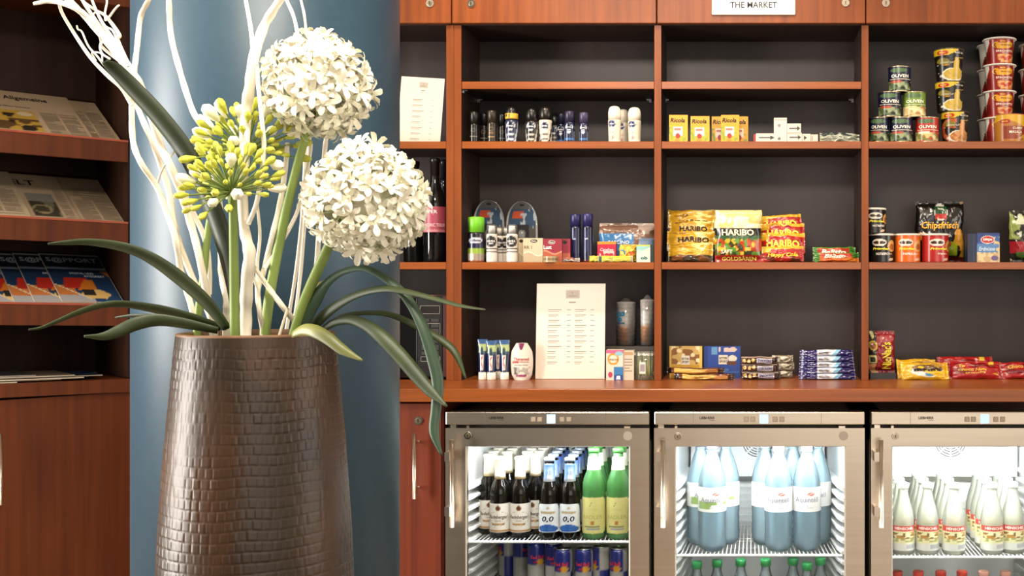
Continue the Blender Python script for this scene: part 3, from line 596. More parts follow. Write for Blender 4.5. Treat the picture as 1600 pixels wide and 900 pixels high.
a2, c2 = agapanthus('yellow-green budding flower behind, half hidden by the upper white flower', [(306, 560), (310, 490), (318, 430), (330, 335), (360, 270), (384, 240)], [6, 6, 5.6, 5.2, 4.6, 4.4], (386, 236), 82*KV, 80, 12, .02, .0, (.05, -.35, 1))
# leaves belong to the flowers they grow with
leaf(a2, c2, [(372, 530), (366, 470), (348, 385), (322, 310), (288, 240), (245, 182), (205, 138), (178, 110), (163, 97)], [16, 26, 31, 32, 32, 30, 27, 24, 10], [.02, -.02, -.08], [.25, .2, .15], LEAF)
leaf(a1, c1, [(352, 516), (322, 478), (282, 440), (238, 408), (195, 389), (140, 380), (100, 381), (75, 382)], [20, 26, 26, 22, 17, 12, 8, 3], [-.04, -.10, -.14], [.5, .35, .6, 1.0], LEAFM)
leaf(a2, c2, [(345, 514), (300, 500), (250, 487), (200, 478), (165, 478), (130, 487), (95, 501), (65, 513), (45, 516)], [14, 20, 20, 15, 12, 10, 7, 5, 3], [.0, -.08, -.12], [.5, .7, .9, 1.0], LEAFM)
leaf(a1, c1, [(340, 518), (290, 508), (245, 502), (210, 508), (185, 519), (160, 527), (131, 526)], [12, 18, 20, 20, 18, 12, 3], [-.08, -.12, -.15], [.5, .4, .5], LEAFM)
leaf(a2, c2, [(335, 514), (280, 500), (235, 496), (205, 495), (180, 497)], [10, 13, 11, 8, 3], [.03, .06], [.8, .9], LEAF)
leaf(f2, b2, [(468, 530), (474, 500), (490, 467), (510, 440), (535, 423), (570, 417), (607, 436), (637, 465), (660, 507), (677, 560), (684, 600), (681, 640), (678, 676), (690, 712)], [16, 22, 24, 16, 13, 12, 14, 15, 16, 18, 17, 15, 14, 3], [-.03, -.05, -.10, -.12], [.2, .4, .9, .6, .2, .15], LEAFG)
leaf(f1, b1, [(470, 522), (476, 492), (492, 455), (512, 436)], [14, 22, 20, 4], [.0, .01], [.1, .3], LEAFY, .2)
leaf(f2, b2, [(472, 522), (488, 506), (517, 480), (557, 458), (600, 449), (640, 455), (690, 468), (723, 477), (758, 483)], [16, 22, 20, 15, 13, 11, 9, 7, 3], [.0, -.08, -.14], [.4, .7, .9, 1.0], LEAFM)
leaf(f1, b1, [(490, 530), (510, 510), (533, 493), (573, 487), (613, 491), (657, 511), (693, 532), (713, 553), (728, 592)], [8, 11, 11, 10, 11, 13, 13, 11, 3], [.02, .03, .0], [.6, .9, .7, .4], LEAFM)
leaf(f2, b2, [(486, 530), (515, 505), (545, 498), (570, 506), (595, 524), (623, 553), (650, 585), (673, 611), (698, 635)], [10, 14, 16, 18, 21, 22, 21, 17, 3], [-.02, -.08, -.12], [.6, .5, .3, .25], LEAFM)
leaf(f2, b2, [(455, 522), (472, 514), (490, 516), (512, 528), (535, 546), (566, 563)], [10, 18, 19, 18, 15, 3], [-.12, -.15, -.17], [.5, .35, .3], LEAFY)
# ================================================================== goods on the shelves
def dup(root, loc, label=None, rz=None, group=None):
    r = root.copy(); COL.objects.link(r); r.location = loc
    if rz is not None: r.rotation_euler.z = rz
    if label: r['label'] = label
    if group: r['group'] = group
    for ch in list(root.children):
        c = ch.copy(); COL.objects.link(c); c.parent = r
        for g in ch.children:
            d = g.copy(); COL.objects.link(d); d.parent = c
    return r
def cylsurf(r0, r1, h, z0=0):
    return lambda u, v, o: (((r0+(r1-r0)*v)+o)*math.sin((u-.5)*math.pi), -((r0+(r1-r0)*v)+o)*math.cos((u-.5)*math.pi), z0+v*h)
def put_texts(par, sf, W, H, T):
    for t in T: text(par, sf, W, H, *t)
def prof(r0, r1, h, z0=0, n=18, e=.0):
    L = [(r0+(r1-r0)*k/n, z0+h*k/n) for k in range(n+1)]
    return ([(r0-e, z0)]+[(r, z+ (e if k == 0 else (-e if k == n else 0))) for k, (r, z) in enumerate(L)]+[(r1-e, z0+h)]) if e else L
def cyl(name, lbl, cat, p0, p1, pt, zb, paint, T=(), Y=None, tp=(1, 1), group=None, m=None, rz=0, back=0, nseg=80):
    """round pack: returns root, front radius, height"""
    r = (p1-p0)/2*3.45/F
    if Y is None: Y = YS+.014+r+back
    r = (p1-p0)/2*Y/F; h = Z(pt, Y)-zb; t = thing(name, lbl, cat, (X((p0+p1)/2, Y), Y, zb), rz, group)
    b = lathe('body', prof(r*tp[0], r*tp[1], h, 0, 44), m or PRINT, t, nseg, paint=paint)
    put_texts(b, cylsurf(r*tp[0], r*tp[1], h), math.pi*r, h, T); return t, r, h, b
def dome(r, h, z0, n=8): return [(r*math.cos(math.pi/2*k/n)**.55 if k < n else .0005, z0+h*math.sin(math.pi/2*k/n)) for k in range(n+1)]
def merge(extra, root, name):
    """make the carton of one box a part of another thing"""
    c = extra.children[0]; off = extra.location-root.location; c.parent = root; c.location = off; c.name = name; bpy.data.objects.remove(extra)
# ---- deodorant sprays and roll-ons
def spray(lbl, p0, p1, pt, zb, capf, capc, paint, T=(), back=0, group=None, m=None, cat='spray can'):
    r = (p1-p0)/2*3.45/F; Y = YS+.014+r+back; r = (p1-p0)/2*Y/F; h = Z(pt, Y)-zb; t = thing('spray_can', lbl, cat, (X((p0+p1)/2, Y), Y, zb), 0, group); hb = h*(1-capf)
    b = lathe('body', prof(r, r, hb*.97, 0, 22)+[(r*.9, hb)], m or TINP, t, 28, paint=paint); put_texts(b, cylsurf(r, r, hb), math.pi*r, hb, T)
    lathe('cap', [(r*.97, hb), (r*.97, h-.004), (r*.9, h-.001), (r*.7, h)], mat('cap_'+capc.strip('#'), capc, .35), t, 24); return t
def rollon(lbl, p0, p1, pt, zb, capc, paint, T=(), back=0, band=None, group=None):
    r = (p1-p0)/2*3.45/F; Y = YS+.014+r+back; r = (p1-p0)/2*Y/F; h = Z(pt, Y)-zb; t = thing('roll_on_deodorant', lbl, 'deodorant', (X((p0+p1)/2, Y), Y, zb), 0, group); hb = h*.62
    b = lathe('bottle', [(r*.82, 0), (r*.92, hb*.06)]+[(r*(.92+.08*k/12), hb*(.06+.86*k/12)) for k in range(13)]+[(r*.95, hb)], TINP, t, 28, paint=paint)
    put_texts(b, cylsurf(r*.93, r, hb), math.pi*r, hb, T)
    cm = mat('cap_'+capc.strip('#'), capc, .3)
    c = lathe('cap', [(r*.97, hb), (r*.97, hb+(h-hb)*.45)]+dome(r*.97, (h-hb)*.55, hb+(h-hb)*.45)[1:], cm, t, 24)
    if band:
        bb = lathe('band', prof(r*1.01, r*1.01, .017, hb+.003, 4), PRINT, t, 28, paint=art(band, ('r', .15, .3, .3, .8, '#3a2a10'), ('r', .4, .46, .2, .8, '#3a2a10'), ('r', .56, .75, .5, .65, '#6a4a10')))
    return t
dk = lambda band, c='#17140f': art(c, ('r', .3, .7, .55, .75, '#3a3732'), ('r', .2, .8, .30, .33, band), ('e', .5, .65, .16, .09, '#55514a'), ('e', .5, .65, .12, .06, '#1a1712'))
spray('black deodorant can at the far left of the deodorant row', 734, 748, 175, zA, .40, '#14120f', dk('#8a8478'))
spray('thin dark can half hidden behind two deodorant cans', 750, 763, 177.5, zA, .4, '#0f0e0d', dk('#77736a'), back=.05)
spray('dark bronze deodorant can with copper lettering', 761.5, 776, 173, zA, .38, '#2b2317', art('#2c2316', ('e', .5, .66, .2, .1, '#6b5a3c'), ('e', .5, .66, .15, .07, '#2c2316'), ('r', .3, .7, .42, .5, '#7d5f38'), ('r', .25, .75, .24, .3, '#b98a5a')))
spray('thin dark can behind the bronze one', 779, 791, 178, zA, .4, '#10100f', dk('#66717d'), back=.05)
rl = lambda base, a, b: art(base, ('l', lambda u, v: abs(u-.5) > .18+.28*v and abs(u-.5) < .30+.28*v, a), ('e', .5, .72, .24, .17, '#d9d9d9'), ('e', .5, .72, .21, .145, '#101a3a'), ('r', .3, .7, .3, .36, b), ('r', .3, .66, .12, .16, b))
NV = [('NIVEA', .5, .72, .07, '#f2f2f2', .33)]
rollon('roll-on deodorant with yellow price band on its dark cap', 789.5, 809.5, 167, zA, '#121014', rl('#2b3350', '#c8ccd6', '#e8e8ee'), NV, band='#e0b23a')
rollon('roll-on deodorant with black label and black dome cap', 821, 841, 169, zA, '#0c0b0b', rl('#17130f', '#c9c2b4', '#d8cfc0'), NV)
rollon('roll-on deodorant with silver-white label and brown-black cap', 842, 863, 167, zA, '#17120d', rl('#cfc6b8', '#191512', '#28231f'), NV)
rollon('roll-on deodorant nearly hidden behind the silver one', 857, 875, 178, zA, '#15110d', rl('#39322a', '#c9c2b4', '#b8b0a4'), (), back=.055)
nb = art('#161c3c', ('e', .5, .74, .24, .14, '#d8dbe6'), ('e', .5, .74, .2, .115, '#141a3a'), ('e', .5, .5, .12, .06, '#dfe4ee'), ('r', .1, .9, .10, .18, '#3c6fae'), ('l', lambda u, v: abs(u-.5) > .3+.1*v and abs(u-.5) < .36+.1*v and v < .8, '#8b93ad'))
spray('navy deodorant can behind its neighbours, left of the navy pair', 870, 884, 177, zA, .36, '#1c1a30', nb, NV, back=.05)
spray('navy deodorant can with blue foot band, second from right of the dark cans', 882, 898.5, 174, zA, .36, '#241f38', nb, [('NIVEA', .5, .74, .06, '#f2f2f2', .33)])
spray('navy deodorant can with purple-grey cap, right end of the dark cans', 905, 919.5, 176, zA, .36, '#3a3350', nb, [('NIVEA', .5, .74, .06, '#f2f2f2', .33)])
wr = art('#ded2bd', ('e', .38, .80, .2, .15, '#1c2b60'), ('r', .25, .55, .40, .44, '#d99f90'), ('r', .22, .6, .50, .53, '#e0b4a6'), ('e', .42, .2, .1, .09, '#c98a7c'))
WN = [('NIVEA', .38, .80, .06, '#f4f4f4', .30)]
rollon('white roll-on deodorant, left of the white three', 950, 970.5, 166, zA, '#e0d4bf', wr, WN)
rollon('white roll-on deodorant half hidden between two others', 965, 983, 171, zA, '#d8ccb8', wr, WN, back=.06)
rollon('white roll-on deodorant, right of the white three', 981, 1002, 168, zA, '#ddd1bd', wr, WN)
# ---- boxes
def boxed(name, lbl, cat, p0, p1, pt, zb, depth, paint, T=(), side='#888888', rz=0, back=0, group=None, nu=56, nv=60, z0=None, m=None):
    Yf = YS+.012+back; w = (p1-p0)*Yf/F; h = Z(pt, Yf)-zb; hh = h
    t = thing(name, lbl, cat, (X((p0+p1)/2, Yf), Yf+depth/2, zb), rz, group)
    sm = mat('card_'+side.strip('#'), side, .5); e = .0008
    b = box('carton', -w/2, w/2, -depth/2+e, depth/2, 0, h, sm, t)
    sf = lambda u, v, o: (-w/2+u*w, -depth/2-o+e*.2, v*h)
    g = grid('front_print', nu, nv, lambda u, v: sf(u, v, 0), m or PRINT, b, paint, False); put_texts(b, sf, w, h, T); return t
rc = art('#e3a81f', ('g', 0, 1, '#d69a18'), ('r', .1, .9, .62, .66, '#b8961c'), ('r', .22, .72, .22, .56, '#e9d6c8'), ('r', .28, .64, .42, .5, '#b56a5e'), ('e', .47, .22, .13, .10, '#a8231f'), ('n', .0, .22, .0, .55, 9, .62, '#8a9a2a', 3), ('n', .72, 1, .0, .6, 9, .62, '#8a9a2a', 4), ('e', .45, .06, .15, .05, '#b5842a'))
def ricola(lbl, p0, p1, pt, back=0, rz=0, T=True): return boxed('cough_sweet_box', lbl, 'sweets box', p0, p1, pt, zA, .022, rc, [('Ricola', .46, .80, .17, '#1c1a16', -.78, .025, .2)] if T else [], '#c98f1a', rz, back, 'yellow cough-sweet boxes')
ricola('yellow cough-sweet box, leftmost on its shelf', 1045.5, 1074.5, 179.5)
ricola('yellow cough-sweet box, second from the left', 1079, 1108.5, 181.5)
ricola('yellow cough-sweet box behind, peeping out left of the shiny one', 1112, 1139, 182, .045)
ricola('yellow cough-sweet box in shiny wrap, foremost of the right three', 1126.5, 1155, 179.5)
ricola('yellow cough-sweet box behind, peeping out right of the shiny one', 1143, 1169, 182, .045)
wb = art('#ddd0c2', ('r', .0, 1, .82, .9, '#c9b8aa'), ('r', .15, .75, .42, .58, '#57524c'), ('l', lambda u, v: .72 < u < .95 and abs(v-.5) < .28*(.95-u)/.23, '#3d3934'))
wbv = art('#ddd0c2', ('r', 0, 1, .9, .93, '#a98f80'), ('e', .4, .68, .12, .07, '#8e8880'), ('r', .3, .5, .1, .5, '#cfc2b4'), ('e', .4, .13, .12, .06, '#6a655f'))
fb_ = boxed('small_box', 'small white box lying flat with a red end', 'box', 1181, 1212, 208.5, zA, .05, wb, side='#d2c4b6')
merge(boxed('x', 'x', 'x', 1177.5, 1180.8, 209.5, zA, .045, art('#a8231f'), side='#a8231f'), fb_, 'red_end')
boxed('small_box', 'small white box standing upright in the pile', 'box', 1209.5, 1229.5, 184, zA, .035, wbv, side='#cfc1b2')
lo = boxed('small_box', 'small white box at the bottom of the pair right of the upright one', 'box', 1230, 1253, 207.5, zA, .05, wb, side='#d2c4b6')
hi = boxed('small_box', 'small white box on top of the pair right of the upright one', 'box', 1230, 1251.5, 193, zA+.0262, .05, wb, side='#d2c4b6')
boxed('small_box', 'small white box with dark triangle beside the pair', 'box', 1253.5, 1266, 209, zA, .05, art('#d8cabb', ('l', lambda u, v: .2 < u < .6 and abs(v-.5) < .3*(.6-u)/.4, '#2f2b28')), side='#d2c4b6')
boxed('small_box', 'small white box at the right end of the pile', 'box', 1266.5, 1278, 210, zA, .05, art('#d2c4b5', ('r', .1, .3, .2, .8, '#a0958a')), side='#cabcae')
# ---- tins
def tin(lbl, p0, p1, pt, zb, base, low, Y=None):
    a = art(base, ('e', .42, .86, .26, .09, '#4d6a44'), ('r', 0, 1, .0, .42, low[0]), ('n', 0, 1, .0, .42, 7, .5, low[1], 5), ('n', 0, 1, 0, .42, 9, .62, low[2], 9), ('r', .18, .5, .36, .44, low[3]), ('r', .15, .85, .50, .52, '#d8cfae'))
    t, r, h, b = cyl('olive_tin', lbl, 'tin', p0, p1, pt, zb, a, [('OLIVEN', .47, .63, .125, '#efe9d6', -.52, .02), ], Y, group='olive tins', m=TINP)
    tm = mat('tin_rim', (.66, .55, .36), .3, 1)
    lathe('lid', [(r*1.0, h-.001), (r*1.03, h), (r*1.03, h+.002), (r*.96, h+.002), (r*.95, h)], tm, t, 32); lathe('base_rim', [(r*1.02, 0), (r*1.02, .003), (r, .004)], tm, t, 32); return h
BLK = ('#50613f', '#1a1a18', '#8e9a72', '#a8452a')
YT1 = YS+.055
ht = tin('olive tin with black-olive label, bottom left against the partition', 1356.5+1, 1389, 186, zA, '#1c1c3c', BLK, YT1)
tin('olive tin with black-olive label, middle of the bottom row', 1390.5, 1426, 186, zA, '#1c1c3c', BLK, YT1)
tin('olive tin with red label at the right of the bottom row', 1430.5, 1466.5, 186, zA, '#b02a22', ('#7b7a3a', '#b4452e', '#c9b878', '#e8dcc0'), YT1)
z2 = zA+ht+.002
tin('olive tin with black-olive label, left of the middle row', 1372, 1408, 146.5, z2, '#1c1c3c', BLK, YT1)
tin('olive tin with light green label in the middle row', 1411, 1446.5, 146.5, z2, '#6c8a2e', ('#c9b27a', '#a8783c', '#dcd2a0', '#d8c890'), YT1)
tin('olive tin with black-olive label, alone on top of the pyramid', 1388, 1423, 107, z2+ht+.002, '#1c1c3c', BLK, YT1)
# ---- noodle cups
def cup(lbl, p0, p1, pt, zb, pa, Y, tp=(.84, 1), T=()):
    t, r, h, b = cyl('noodle_cup', lbl, 'noodle cup', p0, p1, pt, zb, pa, T, Y, tp, 'black instant-noodle cups', TINP)
    lathe('rim', [(r*.99, h-.001), (r*1.03, h+.0005), (r*1.03, h+.0025), (r*.9, h+.003)], mat('cup_rim', (.10, .085, .05), .3, .5), t, 36); return h
swirl = lambda u, v: (.72-((u-.28)*1.0) < 0)
def cupart(bowl, nood, ring=None):
    L = [('l', lambda u, v: v > .80+.9*max(0, u-.42)**1.2 and u < .66, '#d9b520'), ('e', .30, .885, .14, .07, '#b3201c'), ('e', .58, .20, .30, .21, '#e5dfc8'), ('e', .58, .21, .26, .17, bowl), ('n', .3, .86, .06, .36, 13, .5, nood, 2), ('l', lambda u, v: .3 < v < .72 and abs(u-.64) < .055+.10*(.72-v), nood), ('l', lambda u, v: abs(v-.72-.10*(u-.6)) < .012 and .58 < u < .92, '#b59a58'), ('e', .30, .62, .16, .09, '#7d7226'), ('n', .08, .3, .1, .6, 12, .78, '#c9c4b0', 6)]
    if ring: L.insert(0, ('l', lambda u, v: .30 < math.hypot((u-.42)/.9, (v-.42)/.8) < .46 and u < .5, ring))
    return art('#15120e', *L)
MT = [('MAGGI', .30, .885, .05, '#f2d23a', .2), ('MAGIC ASIA', .70, .885, .05, '#d8d2bc', .32), ('NOODLE CUP', .40, .57, .05, '#cfc8a8', .36), ('CURRY', .38, .50, .06, '#d9a83a', .3)]
YN = YS+.07
h3 = cup('black noodle cup with orange swirl at the bottom of its stack', 1470, 1513.5, 177.5, zA, cupart('#a8642e', '#c98a48', '#b5552a'), YN, T=MT[:3]+[('GYOZA', .38, .50, .06, '#e07a3a', .3)])
h2 = cup('black noodle cup with yellow noodles, middle of its stack', 1461, 1506, 131, zA+h3+.003, cupart('#b59a3a', '#c9a83c'), YN, T=MT)
cup('black noodle cup with yellow noodles, top of its stack', 1459, 1505.5, 80.5, zA+h3+h2+.006, cupart('#b59a3a', '#c9a83c'), YN, T=MT)
def pot(lbl, p0, p1, pt, zb, Y, rz=0, T=True):
    a = art('#8e1f16', ('l', lambda u, v: v > .97-.9*max(0, .24-u)-1.3*max(0, u-.80), '#8e1f16'), ('l', lambda u, v: (u < .20 and v > .35+2.6*u) or (u > .82 and v > .5+2.4*(1-u)), '#e4ddd0'), ('e', .52, .76, .25, .17, '#e0a41e'), ('e', .50, .89, .13, .07, '#a81f18'), ('e', .66, .22, .28, .16, '#c9783a'), ('e', .66, .24, .2, .1, '#b5351e'), ('n', .4, .95, .05, .38, 12, .6, '#d9a05a', 3), ('r', .04, .2, .08, .5, '#6e1610'))
    t, r, h, b = cyl('pasta_pot', lbl, 'pasta pot', p0, p1, pt, zb, a, [('5', .33, .70, .22, '#7a1410', .2, .03), ('MAGGI', .50, .89, .05, '#f2d23a', .18), ('Minuten Terrine', .60, .74, .055, '#7a1410', .3), ('SPAGHETTI', .56, .50, .085, '#ecdcc8', -.42, .015), ('Bolognese', .56, .41, .05, '#ecdcc8', .3)] if T else (), Y, (.80, .98), 'red pasta pots with white lids', TINP, rz)
    lathe('lid', [(r*.97, h-.001), (r*1.10, h+.0005), (r*1.12, h+.002), (r*1.10, h+.004), (r*.95, h+.0045)], mat('lid_white', (.74, .70, .62), .35), t, 36); return h+.0055
YP = YS+.085
for k, (x0, x1, tops, Yk, nm, sd) in enumerate(((1538, 1585, (187.5, 146.5, 105.5, 64.5), YP, 'front stack', 0), (1529, 1576, (190, 151, 113, 74), YP+.10, 'half-hidden back stack', .5), (1594, 1640, (190, 152, 112, 73), YP+.06, 'stack at the right edge', -.2))):
    zz = zA
    for i, pt in enumerate(tops):
        zz += pot('red pasta pot with white lid, %s in the %s' % (('lowest', 'second from below', 'third from below', 'topmost')[i], nm), x0, x1, pt, zz, Yk, sd)
ca_ = art('#b5762e', ('l', lambda u, v: v > .5+.3*math.cos((u-.3)*3), '#d9aa2e'), ('e', .33, .75, .12, .09, '#a81f18'), ('r', .3, .8, .10, .58, '#8e3a22'), ('l', lambda u, v: u > .55 and v < .9*(u-.45), '#c9983a'), ('n', .5, 1, 0, .4, 11, .6, '#a8642a', 4))
t, r, h, b = cyl('curry_tub', 'yellow-brown curry tub standing before the red pots', 'noodle cup', 1553, 1602, 182, zA, ca_, [('CURRY', .60, .50, .09, '#f0e4cc', .28), ('MASALA', .56, .36, .10, '#f0e4cc', .42), ('MAGGI', .33, .75, .05, '#f2d23a', .2)], YS+.052-.0, (.97, 1), None, TINP)
lathe('lid', [(r*.99, h), (r*1.01, h+.001), (r*.95, h+.003)], mat('curry_lid', (.30, .07, .05), .4), t, 32)
# ---- bags
def bag(name, lbl, cat, p0, p1, h, t, base, paint, T=(), lean=0, rz=0, ends='v', group=None, nu=52, nv=48, seed=1, crim=.07, m=None, ry=0, wr=1.0):
    """sealed pillow bag: base=(Y, z) of its lower front edge; lean tips the top away from the viewer"""
    Y, z = base; w = (p1-p0)*Y/F; o = thing(name, lbl, cat, (X((p0+p1)/2, Y), Y, z), rz, group, -lean, ry)
    def pf(u, v):
        a = abs(2*u-1); b = abs(2*v-1)
        if ends == 'v': b = min(1, b/(1-2*crim)) if b < 1 else 1; e = (1-a**4)**.5*(max(0, 1-b**3))**.6
        else: a = min(1, a/(1-2*crim)); e = (1-b**4)**.5*(max(0, 1-a**3))**.6
        return e
    def sf(u, v, off, s=-1):
        e = pf(min(1, max(0, u)), min(1, max(0, v))); wob = .004*wr*(vn(v*7, seed, 2)-.5) if ends == 'v' else 0; wob2 = .004*wr*(vn(u*8, seed, 4)-.5) if ends == 'h' else 0
        n = (vn(u*6+seed, v*6, seed)-.5)*.006*wr*min(1, e*2)+(vn(u*15, v*15+seed, seed+1)-.5)*.0028*wr
        return ((u-.5)*w*(1-.05*e)+wob, s*(t/2*e+off)+n*(1 if s < 0 else .4), v*h*(1-.02*e)+wob2)
    b = grid('front', nu, nv, lambda u, v: sf(u, v, 0), m or GLOSSP, o, paint)
    grid('back', 10, 10, lambda u, v: sf(1-u, v, 0.0004, 1), mat('bag_back_'+lbl[:3], (.25, .18, .08), .4), o)
    put_texts(b, lambda u, v, off: sf(u, v, off+.0012), w, h, [(*tt[:5], *(tt[5:] or (None,))) for tt in T]); return o
GR = ('+20 g GRATIS', .25, .86, .10, '#7a3412', .42)
hb = art('#c99a28', ('r', 0, 1, .0, .32, '#3a2c1c'), ('n', 0, 1, .0, .30, 8, .55, '#7a4a26', 3), ('n', .3, 1, .6, 1, 9, .62, '#ecd688', 6))
HT = lambda: [('HARIBO', .55, .52, .26, '#17130f', -.66, .03), GR]
for i, (p0, p1, z, Y, h, s) in enumerate(((1044, 1114, .0, 3.445, .062, 3), (1042, 1118, .034, 3.462, .066, 4), (1046, 1114, .067, 3.478, .066, 5), (1044, 1116, .088, 3.492, .066, 6), (1043, 1118, .106, 3.505, .066, 7))):
    bag('gummy_bag', 'gold gummy-sweet bag, %s of the left stack' % ('lowest', 'second from below', 'middle one', 'second from the top', 'topmost')[i], 'sweets bag', p0, p1, h, .030, (Y, zB+z+.001), hb, HT() if i else [GR], .25+.04*i, 0, 'h', 'gummy-sweet bags', seed=s, crim=.05)
gb = art('#cdb46a', ('r', 0, 1, .80, 1, '#d8c27e'), ('n', 0, 1, .62, 1, 6, .6, '#efe4b4', 3), ('r', 0, 1, .46, .66, '#1c1a16'), ('r', 0, 1, .0, .46, '#3a3a22'), ('r', 0, 1, .40, .50, '#3c5a3a'), ('n', 0, 1, .10, .44, 11, .55, '#b5451f', 2), ('n', 0, 1, .10, .44, 12, .66, '#d9b53a', 7), ('n', 0, 1, .10, .44, 12, .70, '#5a8a2e', 9), ('r', 0, 1, .0, .13, '#a8221c'))
bag('gummy_bag', 'tall gold gummy-bear bag standing between the two stacks', 'sweets bag', 1117, 1190, Z(328, 3.45)-zB, .042, (3.445, zB), gb, [('HARIBO', .50, .57, .12, '#e8ddb8', -.72, .03), ('SAFT', .25, .20, .075, '#e8e2c8', .25), ('GOLDBÄREN', .52, .075, .085, '#e8cf5a', -.74, .02)], .06, 0, 'v', 'gummy-sweet bags', seed=9)
hr = art('#a82218', ('r', 0, 1, .80, 1, '#d6a52a'), ('n', 0, 1, 0, .35, 8, .6, '#6a2a18', 3), ('r', 0, .2, .6, 1, '#d6a52a'))
for i, (p0, p1, z, Y, h, s, ry) in enumerate(((1190, 1256, .0, 3.445, .050, 13, 0), (1186, 1258, .028, 3.462, .066, 14, 0), (1187, 1257, .062, 3.478, .064, 15, 0), (1188, 1254, .092, 3.492, .060, 16, -.08))):
    bag('gummy_bag', 'red gummy-sweet bag, %s of the right stack' % ('lowest', 'second from below', 'third from below', 'tilted topmost')[i], 'sweets bag', p0, p1, h, .028, (Y, zB+z+.001), hr, [('Happy Cola', .5, .38, .30, '#f0c83a', -.74, .03, .2)] if i == 0 else ([('HARIBO', .52, .42, .36, '#ecc94a', -.74, .04)]+([GR] if i == 2 else [])), .22+.05*i, 0, 'h', 'gummy-sweet bags', seed=s, crim=.05, ry=ry)
bl = art('#d8561c', ('r', 0, 1, .55, 1, '#b5341a'), ('r', 0, .10, 0, 1, '#3f7a2a'), ('r', .86, 1, .4, 1, '#3f7a2a'), ('r', 0, 1, .9, 1, '#4a8a2e'), ('n', .4, 1, 0, .4, 7, .5, '#e8862a', 3))
bag('cereal_bar', 'orange and green cereal bar pack on the shelf, upper one', 'snack bar', 1270, 1337, .046, .022, (3.48, zB+.004), bl, [('Balisto', .48, .62, .40, '#f4ead2', -.60, .03, .25)], .2, 0, 'h', seed=21, crim=.05)
bag('cereal_bar', 'orange cereal bar pack in front, lower one', 'snack bar', 1273, 1342, .030, .022, (3.45, zB+.001), bl, [('Balisto', .45, .6, .4, '#f4ead2', -.5, .03, .25)], .2, 0, 'h', seed=22, crim=.05)
bag('wipes_pack', 'crumpled white and green pack lying right of the small white boxes', 'pack', 1281, 1343, .030, .030, (3.45, zA+.001), art('#d8d6c0', ('r', 0, 1, .62, 1, '#3a4a42'), ('n', 0, 1, .4, 1, 8, .55, '#cfd2c0', 3), ('r', 0, 1, .30, .38, '#6a7a70')), (), .25, 0, 'h', seed=33, wr=2.2)
# ---- stacked crisps tins
def crisps(lbl, p0, p1, pt, zb, base, nm, Y, u0=.5):
    a = art(base, ('e', u0-.1, .70, .20, .13, '#e8e0d0'), ('e', u0-.18, .70, .08, .06, '#3a2418'), ('e', u0-.02, .70, .08, .06, '#3a2418'), ('e', u0+.26, .58, .14, .20, '#d9a04a'), ('e', u0+.26, .55, .09, .11, '#a85a1e'), ('n', u0+.05, .95, .05, .35, 10, .66, '#e0c09a', 4), ('r', .02, .22, .1, .8, base))
    t, r, h, b = cyl('crisps_tub', lbl, 'crisps tub', p0, p1, pt, zb, a, [('Pringles', u0-.06, .47, .12, '#e6d83a', -.42, .03, .2), (nm, u0, .30, .085, '#f0e8dc', .36)], Y, (1, 1), 'small crisps tubs', TINP)
    lathe('lid', [(r*1.0, h-.004), (r*1.035, h-.004), (r*1.035, h+.001), (r*.95, h+.002)], mat('crisps_lid', (.78, .70, .60), .35), t, 32); return h
YR = YS+.055
hq = crisps('black crisps tub at the left, bottom of two', 1358, 1397, 366.5, zB, '#17130f', 'HOT&SPICY', YR)
crisps('black crisps tub stacked on another against the partition', 1346, 1384, 326.5, zB+hq+.003, '#1a130f', 'HOT&SPICY', YR, .62)
crisps('orange crisps tub between a black and a red one', 1398.5, 1438, 366.5, zB, '#e0661a', 'PAPRIKA', YR)
crisps('red crisps tub in front of the black crisps bag', 1440.5, 1482, 366.5, zB, '#b0221e', 'Original', YR, .60)
ch = art('#15130f', ('e', .50, .83, .14, .14, '#e6e0d4'), ('r', .38, .62, .80, .93, '#1f4a2c'), ('l', lambda u, v: .72 < v < .80 and abs(u-.5) < .12, '#a8281e'), ('e', .12, .43, .10, .07, '#c98a2e'), ('e', .90, .42, .09, .14, '#d0902e'), ('r', .55, .85, .12, .34, '#8a9a1e'), ('e', .66, .30, .07, .04, '#a83a1e'), ('n', .3, 1, .0, .38, 6, .58, '#c08a2c', 3), ('r', .5, 1, 0, .1, '#5a1a14'))
bag('crisps_bag', 'black crisps bag standing behind the red crisps tub', 'crisps bag', 1430, 1505, Z(315, 3.52)-zB, .055, (3.515, zB), ch, [('Chipsfrisch', .50, .60, .15, '#eda63a', -.80, .02), ('ungarisch', .52, .435, .06, '#ece4d4', -.44, .02), ('funny', .5, .885, .04, '#ece4d4', .2)], .03, 0, 'v', seed=41, wr=1.5, crim=.045)
pbx = boxed('peanut_box', 'blue peanut box with red oval at the right of the crisps', 'nut box', 1526.5, 1562, 364, zB, .05, art('#3a5a9a', ('r', 0, 1, .0, .62, '#5a86b8'), ('l', lambda u, v: v > .9-.5*max(0, .5-u), '#2a3a7a'), ('e', .47, .77, .30, .14, '#e8e0dc'), ('e', .47, .77, .27, .12, '#c02a24'), ('r', 0, 1, 0, .32, '#c9a878'), ('n', 0, 1, 0, .34, 9, .5, '#e0c89a', 3), ('n', .75, 1, .3, .85, 9, .45, '#d8bc88', 5), ('e', .78, .14, .16, .09, '#6a5a8a')), [('ültje', .47, .77, .11, '#f4eee6', -.40, .03), ('Erdnüsse', .44, .46, .13, '#cfe0ee', .7, .01, .2)], '#16203c', -.0)
merge(boxed('x', 'x', 'x', 1512, 1526, 365, zB, .05, art('#16203c', ('r', .6, .75, 0, 1, '#24305a')), (), '#121a34'), pbx, 'side_face')
